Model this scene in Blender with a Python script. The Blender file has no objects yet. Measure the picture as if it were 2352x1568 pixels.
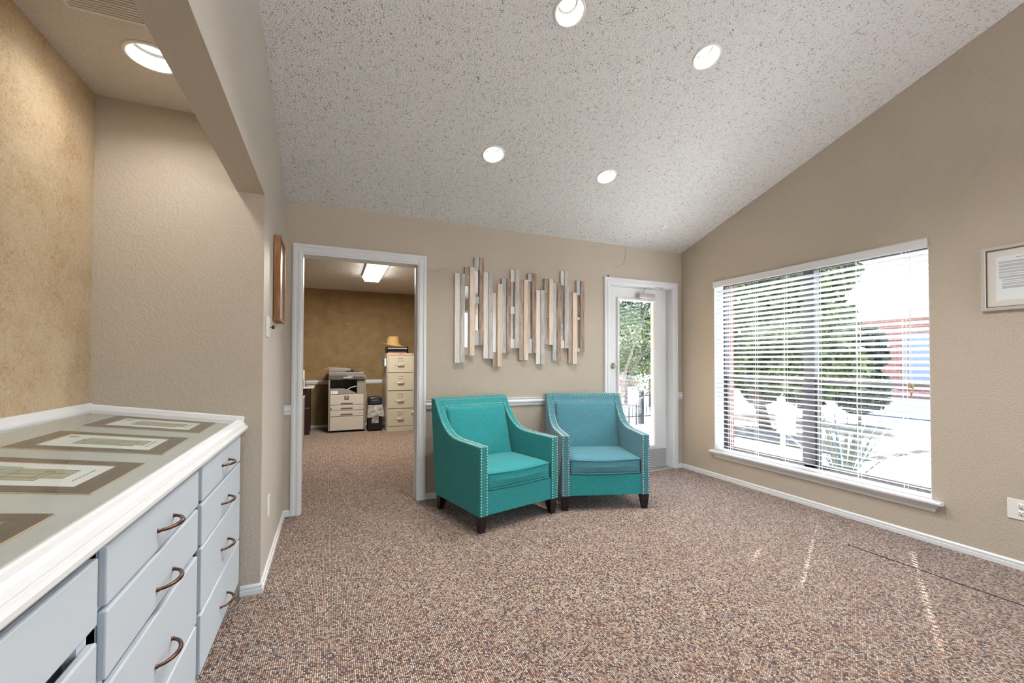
import bpy, bmesh, math, random
from mathutils import Vector, Matrix, Quaternion
from mathutils.geometry import delaunay_2d_cdt
random.seed(7)
PI = math.pi
COL = bpy.context.scene.collection

# ------------------------------------------------------------------ colours / materials
def lin(c):
    return c / 12.92 if c <= 0.04045 else ((c + 0.055) / 1.055) ** 2.4
def rgb(r, g, b):
    return (lin(r / 255), lin(g / 255), lin(b / 255), 1)

class NT:
    def __init__(s, name):
        s.m = bpy.data.materials.new(name); s.m.use_nodes = True
        s.t = s.m.node_tree; s.t.nodes.clear()
        s.out = s.n('ShaderNodeOutputMaterial')
    def n(s, typ, **kw):
        nd = s.t.nodes.new(typ)
        for k, v in kw.items():
            if k.startswith('_'):
                setattr(nd, k[1:], v)
            else:
                nd.inputs[k.replace('__', ' ')].default_value = v
        return nd
    def l(s, a, ao, b, bi):
        s.t.links.new(a.outputs[ao], b.inputs[bi]); return b
    def coords(s, scale=(1, 1, 1), kind='Object'):
        tc = s.n('ShaderNodeTexCoord'); mp = s.n('ShaderNodeMapping')
        mp.inputs['Scale'].default_value = scale
        s.l(tc, kind, mp, 'Vector'); return mp
    def ramp(s, stops, interp='LINEAR'):
        r = s.n('ShaderNodeValToRGB'); cr = r.color_ramp; cr.interpolation = interp
        while len(cr.elements) < len(stops): cr.elements.new(0.5)
        for e, (p, c) in zip(cr.elements, stops):
            e.position = p; e.color = c
        return r
    def finish(s, shader, outn='BSDF'):
        s.l(shader, outn, s.out, 'Surface'); return s.m

def plain(name, col, rough=0.5, metal=0.0, bump=None, spec=0.5, var=None, coat=0.0):
    t = NT(name)
    p = t.n('ShaderNodeBsdfPrincipled', Base__Color=col, Roughness=rough, Metallic=metal)
    p.inputs['Specular IOR Level'].default_value = spec
    p.inputs['Coat Weight'].default_value = coat
    mp = t.coords()
    if var:                       # (scale, second colour, amount)
        nz = t.n('ShaderNodeTexNoise', Scale=var[0], Detail=4.0, Roughness=0.6)
        t.l(mp, 0, nz, 'Vector')
        rp = t.ramp([(0.35, col), (0.35 + var[2], var[1])]); t.l(nz, 'Fac', rp, 'Fac')
        t.l(rp, 'Color', p, 'Base Color')
    if bump:                      # (scale, strength, distance)
        nb = t.n('ShaderNodeTexNoise', Scale=bump[0], Detail=3.0, Roughness=0.55)
        t.l(mp, 0, nb, 'Vector')
        b = t.n('ShaderNodeBump', Strength=bump[1], Distance=bump[2])
        t.l(nb, 'Fac', b, 'Height'); t.l(b, 'Normal', p, 'Normal')
    return t.finish(p)

def emit(name, col, strength):
    t = NT(name)
    e = t.n('ShaderNodeEmission', Color=col, Strength=strength)
    return t.finish(e, 'Emission')

def thin_glass(name, tint=(1, 1, 1, 1), refl=1.0):
    t = NT(name)
    tr = t.n('ShaderNodeBsdfTransparent', Color=tint)
    gl = t.n('ShaderNodeBsdfGlossy', Color=(1, 1, 1, 1), Roughness=0.0)
    fr = t.n('ShaderNodeFresnel', IOR=1.5)
    ml = t.n('ShaderNodeMath', _operation='MULTIPLY'); ml.inputs[1].default_value = refl
    t.l(fr, 0, ml, 0)
    ge = t.n('ShaderNodeNewGeometry')            # reflect once, at the outer face of the pane
    iv = t.n('ShaderNodeMath', _operation='SUBTRACT'); iv.inputs[0].default_value = 1.0; t.l(ge, 'Backfacing', iv, 1)
    fm = t.n('ShaderNodeMath', _operation='MULTIPLY'); t.l(ml, 0, fm, 0); t.l(iv, 0, fm, 1); ml = fm
    mx = t.n('ShaderNodeMixShader')
    t.l(ml, 0, mx, 0); t.l(tr, 0, mx, 1); t.l(gl, 0, mx, 2)
    return t.finish(mx, 'Shader')

def knockdown(name, col, scale=55, strength=0.35):
    """painted drywall with a trowelled, orange-peel relief"""
    t = NT(name)
    p = t.n('ShaderNodeBsdfPrincipled', Base__Color=col, Roughness=0.55)
    p.inputs['Specular IOR Level'].default_value = 0.3
    mp = t.coords()
    a = t.n('ShaderNodeTexNoise', Scale=scale, Detail=2.5, Roughness=0.5, Distortion=0.35)
    t.l(mp, 0, a, 'Vector')
    rp = t.ramp([(0.42, (0, 0, 0, 1)), (0.62, (1, 1, 1, 1))]); t.l(a, 'Fac', rp, 'Fac')
    b = t.n('ShaderNodeBump', Strength=strength, Distance=0.0022)
    t.l(rp, 'Color', b, 'Height'); t.l(b, 'Normal', p, 'Normal')
    return t.finish(p)

def faux_finish(name, c1, c2, c3):
    """sponged wallpaper: clouds of two browns under fine flecks"""
    t = NT(name)
    p = t.n('ShaderNodeBsdfPrincipled', Roughness=0.6)
    p.inputs['Specular IOR Level'].default_value = 0.25
    mp = t.coords()
    a = t.n('ShaderNodeTexNoise', Scale=5.0, Detail=3.0, Roughness=0.6); t.l(mp, 0, a, 'Vector')
    b = t.n('ShaderNodeTexNoise', Scale=70.0, Detail=4.0, Roughness=0.7, Distortion=1.5); t.l(mp, 0, b, 'Vector')
    m = t.n('ShaderNodeMath', _operation='MULTIPLY_ADD'); m.inputs[1].default_value = 0.35
    t.l(a, 'Fac', m, 0)
    h = t.n('ShaderNodeMath', _operation='MULTIPLY'); h.inputs[1].default_value = 0.65
    t.l(b, 'Fac', h, 0); t.l(h, 0, m, 2)
    rp = t.ramp([(0.36, c1), (0.5, c2), (0.64, c3)]); t.l(m, 0, rp, 'Fac')
    t.l(rp, 'Color', p, 'Base Color')
    bm = t.n('ShaderNodeBump', Strength=0.15, Distance=0.001); t.l(b, 'Fac', bm, 'Height'); t.l(bm, 'Normal', p, 'Normal')
    return t.finish(p)

def popcorn(name, col, speck, amount=0.548):
    t = NT(name)
    p = t.n('ShaderNodeBsdfPrincipled', Roughness=0.85)
    p.inputs['Specular IOR Level'].default_value = 0.1
    mp = t.coords()
    v = t.n('ShaderNodeTexVoronoi', Scale=95.0, Randomness=1.0, _feature='F1'); t.l(mp, 0, v, 'Vector')
    n = t.n('ShaderNodeTexNoise', Scale=34.0, Detail=2.0, Roughness=0.6); t.l(mp, 0, n, 'Vector')
    v2 = t.n('ShaderNodeTexVoronoi', Scale=125.0, Randomness=1.0, _feature='F1'); t.l(mp, 0, v2, 'Vector')
    # pits between the stipples: their shade painted in as small round dark specks where the coarse cells are deepest
    pit = t.n('ShaderNodeMath', _operation='MULTIPLY_ADD'); pit.inputs[1].default_value = -0.9
    t.l(n, 'Fac', pit, 0); t.l(v2, 'Distance', pit, 2)
    rp = t.ramp([(0.0, speck), (0.015, speck), (0.13, col), (1.0, col)])
    sh = t.n('ShaderNodeMath', _operation='ADD'); sh.inputs[1].default_value = amount - 0.25
    t.l(pit, 0, sh, 0); t.l(sh, 0, rp, 'Fac'); t.l(rp, 'Color', p, 'Base Color')
    ad = t.n('ShaderNodeMath', _operation='ADD'); t.l(v, 'Distance', ad, 0); t.l(n, 'Fac', ad, 1)
    b = t.n('ShaderNodeBump', Strength=0.8, Distance=0.004); t.l(ad, 0, b, 'Height'); t.l(b, 'Normal', p, 'Normal')
    return t.finish(p)

def berber(name):
    """looped carpet: offset rows of yarn loops, each loop its own colour, over a backing with the shade of the gaps painted in"""
    t = NT(name)
    p = t.n('ShaderNodeBsdfPrincipled', Roughness=0.95)
    p.inputs['Specular IOR Level'].default_value = 0.05
    p.inputs['Sheen Weight'].default_value = 0.2
    mp = t.coords(scale=(1 / 0.0078, 1 / 0.0084, 1))
    sx = t.n('ShaderNodeSeparateXYZ'); t.l(mp, 0, sx, 0)
    fx = t.n('ShaderNodeMath', _operation='FLOOR'); t.l(sx, 'X', fx, 0)
    od = t.n('ShaderNodeMath', _operation='MODULO'); od.inputs[1].default_value = 2.0; t.l(fx, 0, od, 0)
    hf = t.n('ShaderNodeMath', _operation='MULTIPLY_ADD'); hf.inputs[1].default_value = 0.5
    t.l(od, 0, hf, 0); t.l(sx, 'Y', hf, 2)
    fy = t.n('ShaderNodeMath', _operation='FLOOR'); t.l(hf, 0, fy, 0)
    cb = t.n('ShaderNodeCombineXYZ'); t.l(fx, 0, cb, 0); t.l(fy, 0, cb, 1)
    wn = t.n('ShaderNodeTexWhiteNoise', _noise_dimensions='3D'); t.l(cb, 0, wn, 'Vector')
    rp = t.ramp([(0.0, rgb(66, 62, 72)), (0.11, rgb(112, 84, 70)), (0.24, rgb(156, 114, 92)), (0.34, rgb(166, 146, 130)),
                 (0.54, rgb(184, 168, 152)), (0.72, rgb(206, 192, 178)), (0.84, rgb(144, 142, 144)), (0.94, rgb(134, 98, 80))], 'CONSTANT')
    t.l(wn, 'Value', rp, 'Fac')
    nz = t.n('ShaderNodeTexNoise', Scale=9.0, Detail=4.0, Roughness=0.7); mp2 = t.coords(); t.l(mp2, 0, nz, 'Vector')
    r2 = t.ramp([(0.3, (0.98, 0.94, 0.91, 1)), (0.7, (1.18, 1.13, 1.09, 1))]); t.l(nz, 'Fac', r2, 'Fac')
    mx = t.n('ShaderNodeMix', _data_type='RGBA', _blend_type='MULTIPLY'); mx.inputs['Factor'].default_value = 1
    t.l(rp, 'Color', mx, 6); t.l(r2, 'Color', mx, 7)
    def par(node, o, k):
        fr = t.n('ShaderNodeMath', _operation='FRACT'); t.l(node, o, fr, 0)
        sb = t.n('ShaderNodeMath', _operation='SUBTRACT'); sb.inputs[1].default_value = 0.5; t.l(fr, 0, sb, 0)
        sq = t.n('ShaderNodeMath', _operation='MULTIPLY'); t.l(sb, 0, sq, 0); t.l(sb, 0, sq, 1)
        m = t.n('ShaderNodeMath', _operation='MULTIPLY'); m.inputs[1].default_value = k; t.l(sq, 0, m, 0); return m
    q1 = par(sx, 'X', 4.0); q2 = par(hf, 0, 3.0)
    ad = t.n('ShaderNodeMath', _operation='ADD'); t.l(q1, 0, ad, 0); t.l(q2, 0, ad, 1)
    bk = t.ramp([(0.46, (0, 0, 0, 1)), (0.88, (1, 1, 1, 1))]); t.l(ad, 0, bk, 'Fac')      # backing between the loops, darkened by shade put into its colour
    m2 = t.n('ShaderNodeMix', _data_type='RGBA'); t.l(bk, 'Color', m2, 'Factor'); t.l(mx, 2, m2, 6); m2.inputs[7].default_value = rgb(76, 60, 54)
    t.l(m2, 2, p, 'Base Color')
    iv = t.n('ShaderNodeMath', _operation='MULTIPLY'); iv.inputs[1].default_value = -0.6; t.l(ad, 0, iv, 0)
    b = t.n('ShaderNodeBump', Strength=0.8, Distance=0.004); t.l(iv, 0, b, 'Height'); t.l(b, 'Normal', p, 'Normal')
    return t.finish(p)

def linen(name, c1, c2):
    t = NT(name)
    p = t.n('ShaderNodeBsdfPrincipled', Roughness=0.85)
    p.inputs['Specular IOR Level'].default_value = 0.15
    p.inputs['Sheen Weight'].default_value = 0.25
    p.inputs['Sheen Roughness'].default_value = 0.4
    hs = []
    for sc in ((36, 420, 420), (420, 420, 36), (420, 36, 420)):
        mp = t.coords(scale=sc)
        nz = t.n('ShaderNodeTexNoise', Scale=1.0, Detail=2.0, Roughness=0.6); t.l(mp, 0, nz, 'Vector'); hs.append(nz)
    ad = t.n('ShaderNodeMath', _operation='ADD'); t.l(hs[0], 'Fac', ad, 0); t.l(hs[1], 'Fac', ad, 1)
    a2 = t.n('ShaderNodeMath', _operation='ADD'); t.l(ad, 0, a2, 0); t.l(hs[2], 'Fac', a2, 1); ad = a2
    ml = t.n('ShaderNodeMath', _operation='MULTIPLY'); ml.inputs[1].default_value = 0.3333; t.l(ad, 0, ml, 0)
    rp = t.ramp([(0.40, c1), (0.60, c2)]); t.l(ml, 0, rp, 'Fac'); t.l(rp, 'Color', p, 'Base Color')
    b = t.n('ShaderNodeBump', Strength=0.3, Distance=0.001); t.l(ml, 0, b, 'Height'); t.l(b, 'Normal', p, 'Normal')
    return t.finish(p)

def woodgrain(name, c1, c2, c3, scale=(14, 14, 1.2), rough=0.65, saw=False):
    t = NT(name)
    p = t.n('ShaderNodeBsdfPrincipled', Roughness=rough)
    p.inputs['Specular IOR Level'].default_value = 0.2
    mp = t.coords(scale=scale)
    oi = t.n('ShaderNodeObjectInfo')
    vm = t.n('ShaderNodeVectorMath', _operation='ADD'); t.l(mp, 0, vm, 0)
    sc = t.n('ShaderNodeVectorMath', _operation='SCALE'); sc.inputs[0].default_value = (37, 21, 13)
    t.l(oi, 'Random', sc, 'Scale'); t.l(sc, 0, vm, 1)
    nz = t.n('ShaderNodeTexNoise', Scale=4.0, Detail=6.0, Roughness=0.65, Distortion=0.8); t.l(vm, 0, nz, 'Vector')
    rp = t.ramp([(0.3, c1), (0.5, c2), (0.68, c3)]); t.l(nz, 'Fac', rp, 'Fac')
    last, lo = rp, 'Color'
    if saw:
        mp2 = t.coords(scale=(1, 1, 1))
        wv = t.n('ShaderNodeTexWave', Scale=55.0, Distortion=6.0, Detail=2.0, _bands_direction='Z'); t.l(mp2, 0, wv, 'Vector')
        r2 = t.ramp([(0.2, (0.84, 0.83, 0.82, 1)), (0.7, (1.1, 1.1, 1.1, 1))]); t.l(wv, 'Fac', r2, 'Fac')
        mx = t.n('ShaderNodeMix', _data_type='RGBA', _blend_type='MULTIPLY'); mx.inputs['Factor'].default_value = 1
        t.l(rp, 'Color', mx, 6); t.l(r2, 'Color', mx, 7); last, lo = mx, 2
    t.l(last, lo, p, 'Base Color')
    b = t.n('ShaderNodeBump', Strength=0.3, Distance=0.002); t.l(nz, 'Fac', b, 'Height'); t.l(b, 'Normal', p, 'Normal')
    return t.finish(p)

def bricks(name, c1, c2, mortar):
    t = NT(name)
    p = t.n('ShaderNodeBsdfPrincipled', Roughness=0.9)
    tc = t.n('ShaderNodeTexCoord'); sx = t.n('ShaderNodeSeparateXYZ'); t.l(tc, 'Object', sx, 0)
    ad = t.n('ShaderNodeMath', _operation='ADD'); t.l(sx, 'X', ad, 0); t.l(sx, 'Y', ad, 1)
    cb = t.n('ShaderNodeCombineXYZ'); t.l(ad, 0, cb, 0); t.l(sx, 'Z', cb, 1)
    br = t.n('ShaderNodeTexBrick', Color1=c1, Color2=c2, Mortar=mortar, Scale=1.0)
    br.inputs['Brick Width'].default_value = 0.21; br.inputs['Row Height'].default_value = 0.075
    br.inputs['Mortar Size'].default_value = 0.006
    t.l(cb, 0, br, 'Vector'); t.l(br, 'Color', p, 'Base Color')
    return t.finish(p)

def text_lines(name, paper, ink, rows):
    """a page of small printed paragraphs: grey rows broken by white gaps"""
    t = NT(name)
    p = t.n('ShaderNodeBsdfPrincipled', Roughness=0.6)
    mp = t.coords(scale=(500, 500, 900))
    nz = t.n('ShaderNodeTexNoise', Scale=1.0, Detail=1.0); t.l(mp, 0, nz, 'Vector')
    tc = t.n('ShaderNodeTexCoord'); sx = t.n('ShaderNodeSeparateXYZ'); t.l(tc, 'Object', sx, 0)
    ml = t.n('ShaderNodeMath', _operation='MULTIPLY'); ml.inputs[1].default_value = rows; t.l(sx, 'Z', ml, 0)
    fr = t.n('ShaderNodeMath', _operation='FRACT'); t.l(ml, 0, fr, 0)
    gt = t.n('ShaderNodeMath', _operation='GREATER_THAN'); gt.inputs[1].default_value = 0.45; t.l(fr, 0, gt, 0)
    mu = t.n('ShaderNodeMath', _operation='MULTIPLY'); t.l(gt, 0, mu, 0); t.l(nz, 'Fac', mu, 1)
    rp = t.ramp([(0.3, paper), (0.6, ink)]); t.l(mu, 0, rp, 'Fac'); t.l(rp, 'Color', p, 'Base Color')
    return t.finish(p)

M = {}
M['wall'] = knockdown('beige_wall_paint', rgb(188, 176, 160), 95, 0.45)
M['wall_side'] = knockdown('lit_beige_wall_paint', rgb(194, 187, 177), 60, 0.10)  # same wall paint, paler: light on the left wall put into the colour
M['faux'] = faux_finish('sponged_tan_wallpaper', rgb(164, 138, 104), rgb(190, 169, 138), rgb(202, 186, 160))
M['faux_dark'] = faux_finish('sponged_brown_wallpaper', rgb(126, 100, 66), rgb(148, 122, 84), rgb(164, 140, 102))
M['ceiling'] = popcorn('popcorn_ceiling', rgb(220, 218, 215), rgb(124, 119, 112))
M['ceiling_smooth'] = popcorn('worn_popcorn_ceiling', rgb(208, 200, 190), rgb(120, 92, 62), 0.78)
M['carpet'] = berber('berber_carpet')
M['seam'] = plain('dark_seam_yarn', rgb(34, 28, 30), 0.9)
M['trim'] = plain('white_trim_paint', rgb(222, 223, 224), 0.35, bump=(18, 0.08, 0.002))
M['cabinet'] = plain('white_cabinet_paint', rgb(194, 203, 211), 0.42, bump=(40, 0.08, 0.002))
M['cabinet_dark'] = plain('cabinet_inside', rgb(60, 46, 38), 0.8)
M['counter'] = plain('grey_green_board', rgb(190, 193, 191), 0.6, var=(6, rgb(182, 185, 182), 0.35))
M['mat_board'] = plain('dark_taupe_mat_board', rgb(92, 84, 74), 0.9, var=(30, rgb(104, 96, 86), 0.3))
M['mat_core'] = plain('tan_mat_core', rgb(196, 170, 140), 0.8)
M['paper'] = plain('white_paper', rgb(226, 230, 230), 0.7)
M['plan_beige'] = plain('plan_beige_ink', rgb(172, 170, 150), 0.7)
M['plan_green'] = plain('plan_green_ink', rgb(164, 190, 172), 0.7)
M['ink'] = plain('dark_ink', rgb(70, 70, 66), 0.7)
M['ink_soft'] = plain('soft_grey_ink', rgb(128, 132, 134), 0.7)
M['glass'] = thin_glass('clear_glass')
M['glass_tint'] = thin_glass('added_tint_glass', (0.78, 0.80, 0.81, 1))  # tint added to dim the outdoors behind the glass
M['counter_glass'] = thin_glass('counter_glass', (0.96, 0.975, 0.97, 1), 1.0)
M['bronze'] = plain('copper_bronze', rgb(104, 74, 62), 0.28, 1.0)
M['teal'] = linen('green_teal_linen', rgb(28, 119, 121), rgb(62, 153, 154))
M['teal_window_lit'] = linen('window_lit_teal_linen', rgb(58, 112, 124), rgb(96, 146, 158))  # same teal with the window's bluish wash put into the colour
M['dark_wood'] = plain('espresso_wood', rgb(26, 17, 20), 0.3, var=(60, rgb(40, 26, 28), 0.4))
M['nail'] = plain('pewter_nailheads', rgb(214, 206, 190), 0.3, 0.85)
M['blind'] = None
t_ = NT('white_blind_vinyl')
p_ = t_.n('ShaderNodeBsdfPrincipled', Base__Color=rgb(238, 240, 242), Roughness=0.4)
tl_ = t_.n('ShaderNodeBsdfTranslucent', Color=rgb(236, 240, 246))
mx_ = t_.n('ShaderNodeMixShader'); mx_.inputs[0].default_value = 0.22
t_.l(p_, 0, mx_, 1); t_.l(tl_, 0, mx_, 2); M['blind'] = t_.finish(mx_, 'Shader')
M['collar'] = plain('shade_grey_lamp_collar', rgb(58, 57, 56), 0.7)  # shade behind the lens glow put into the ring's dark colour
M['cord'] = plain('white_cord', rgb(226, 224, 218), 0.8)
M['tassel'] = plain('tan_wood_tassel', rgb(176, 152, 118), 0.5)
M['bronze_frame'] = plain('dark_window_metal', rgb(60, 56, 58), 0.5)
M['door'] = plain('white_door_paint', rgb(222, 222, 222), 0.4)
M['steel'] = plain('brushed_steel', rgb(190, 188, 184), 0.35, 0.8)
M['brass'] = plain('satin_nickel', rgb(176, 168, 150), 0.3, 0.9)
M['kick'] = plain('grey_kick_plate', rgb(176, 174, 174), 0.45, 0.4)
M['plastic'] = plain('white_plastic', rgb(232, 230, 224), 0.4)
M['slot'] = plain('dark_slot', rgb(40, 34, 28), 0.7)
M['pine'] = woodgrain('pale_pine', rgb(204, 178, 154), rgb(222, 202, 182), rgb(232, 218, 204))
M['white_wash'] = woodgrain('whitewashed_board', rgb(206, 200, 190), rgb(226, 220, 212), rgb(236, 230, 222))
M['grey_wood'] = woodgrain('weathered_grey_board', rgb(152, 146, 142), rgb(188, 182, 178), rgb(212, 208, 204))
M['brown_wood'] = woodgrain('weathered_brown_board', rgb(112, 92, 80), rgb(160, 138, 122), rgb(192, 174, 158))
M['rough_brown'] = woodgrain('rough_sawn_brown_board', rgb(138, 122, 108), rgb(174, 158, 144), rgb(200, 186, 172), saw=True)
M['rough_grey'] = woodgrain('rough_sawn_grey_board', rgb(156, 160, 160), rgb(190, 194, 194), rgb(214, 218, 218), saw=True)
M['cedar'] = woodgrain('knotty_cedar_frame', rgb(120, 80, 52), rgb(158, 112, 76), rgb(182, 138, 102), rough=0.4)
M['mirror'] = plain('mirror_silver', (0.86, 0.88, 0.88, 1), 0.01, 1.0)
M['picture_print'] = plain('pale_blue_print', rgb(196, 204, 216), 0.3)
M['silver_frame'] = plain('silver_grey_frame', rgb(188, 186, 180), 0.45, 0.25)
M['copper_lip'] = plain('brown_inner_lip', rgb(110, 72, 52), 0.4, 0.2)
M['cream_mat'] = plain('cream_mat', rgb(216, 212, 204), 0.8)
M['page'] = text_lines('printed_page', rgb(206, 208, 212), rgb(140, 142, 148), 330.0)
M['lens'] = emit('lamp_lens', (1.0, 0.97, 0.93, 1), 2.5)
M['lens_office'] = emit('fluorescent_diffuser', (1.0, 0.97, 0.88, 1), 7.0)
M['copier'] = plain('light_grey_copier_plastic', rgb(196, 190, 180), 0.45)
M['copier_mid'] = plain('mid_grey_copier_plastic', rgb(140, 134, 128), 0.45)
M['copier_dark'] = plain('dark_grey_copier_plastic', rgb(92, 86, 80), 0.5)
M['black'] = plain('black_plastic', rgb(22, 22, 28), 0.35)
M['navy'] = plain('dark_blue_plastic', rgb(36, 48, 66), 0.3)
M['screen'] = plain('copier_screen', rgb(140, 160, 156), 0.2)
M['blue_sticker'] = plain('blue_sticker', rgb(40, 130, 170), 0.6)
M['putty'] = plain('putty_file_cabinet_enamel', rgb(188, 181, 163), 0.4)
M['putty_metal'] = plain('cabinet_pull_metal', rgb(206, 198, 180), 0.3, 0.6)
M['straw'] = plain('woven_straw', rgb(206, 172, 112), 0.8, bump=(160, 0.5, 0.002), var=(120, rgb(178, 140, 84), 0.3))
M['bag'] = None
t_ = NT('clear_plastic_bag')
tr_ = t_.n('ShaderNodeBsdfTransparent', Color=(0.95, 0.95, 0.95, 1))
p_ = t_.n('ShaderNodeBsdfPrincipled', Base__Color=rgb(226, 222, 214), Roughness=0.25)
nz_ = t_.n('ShaderNodeTexNoise', Scale=22.0, Detail=2.0, Roughness=0.5); mp_ = t_.coords(); t_.l(mp_, 0, nz_, 'Vector')
rp_ = t_.ramp([(0.34, (0.30, 0.30, 0.30, 1)), (0.66, (0.62, 0.62, 0.62, 1))]); t_.l(nz_, 'Fac', rp_, 'Fac')
mx_ = t_.n('ShaderNodeMixShader'); t_.l(rp_, 'Color', mx_, 0); t_.l(tr_, 0, mx_, 1); t_.l(p_, 0, mx_, 2)
bp_ = t_.n('ShaderNodeBump', Strength=0.9, Distance=0.02); t_.l(nz_, 'Fac', bp_, 'Height'); t_.l(bp_, 'Normal', p_, 'Normal')
M['bag'] = t_.finish(mx_, 'Shader')
M['desk_wood'] = plain('dark_cherry_desk', rgb(48, 26, 30), 0.3)
M['orange'] = plain('orange_clip', rgb(190, 100, 60), 0.5)
M['green'] = plain('green_plastic', rgb(110, 170, 60), 0.5)
M['brick'] = bricks('red_brick', rgb(128, 74, 66), rgb(146, 88, 78), rgb(164, 150, 142))
M['concrete'] = plain('pale_concrete', rgb(206, 202, 196), 0.9, var=(3, rgb(190, 186, 180), 0.3))
M['soil'] = plain('mulch_bed', rgb(110, 100, 88), 0.95, var=(20, rgb(80, 72, 62), 0.3))
M['lawn'] = plain('lawn_grass', rgb(42, 56, 44), 0.95, var=(4, rgb(74, 86, 66), 0.3), bump=(80, 0.6, 0.02))
M['asphalt'] = plain('pale_road', rgb(190, 188, 186), 0.95)
M['bark'] = plain('reddish_bark', rgb(92, 72, 62), 0.9, var=(14, rgb(70, 54, 46), 0.3), bump=(40, 0.6, 0.01))
M['bark_pale'] = plain('pale_bark', rgb(122, 112, 100), 0.9, var=(14, rgb(92, 82, 72), 0.3))
M['leaf'] = plain('mid_green_leaf', rgb(38, 52, 32), 0.6, var=(2.5, rgb(96, 110, 54), 0.25))
M['leaf_dark'] = plain('dark_green_leaf', rgb(24, 36, 26), 0.6, var=(2.5, rgb(48, 62, 38), 0.25))
M['yucca'] = plain('grey_green_blade', rgb(96, 108, 98), 0.6)
M['roof'] = plain('pale_grey_shingle', rgb(188, 184, 180), 0.9)
M['iron'] = plain('black_iron', rgb(44, 44, 48), 0.6)
M['post_beige'] = plain('beige_post_paint', rgb(176, 170, 154), 0.8)
M['red'] = plain('red_panel', rgb(196, 60, 60), 0.6)
M['pane_blue'] = plain('far_window_pane', rgb(128, 136, 146), 0.6)

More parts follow.
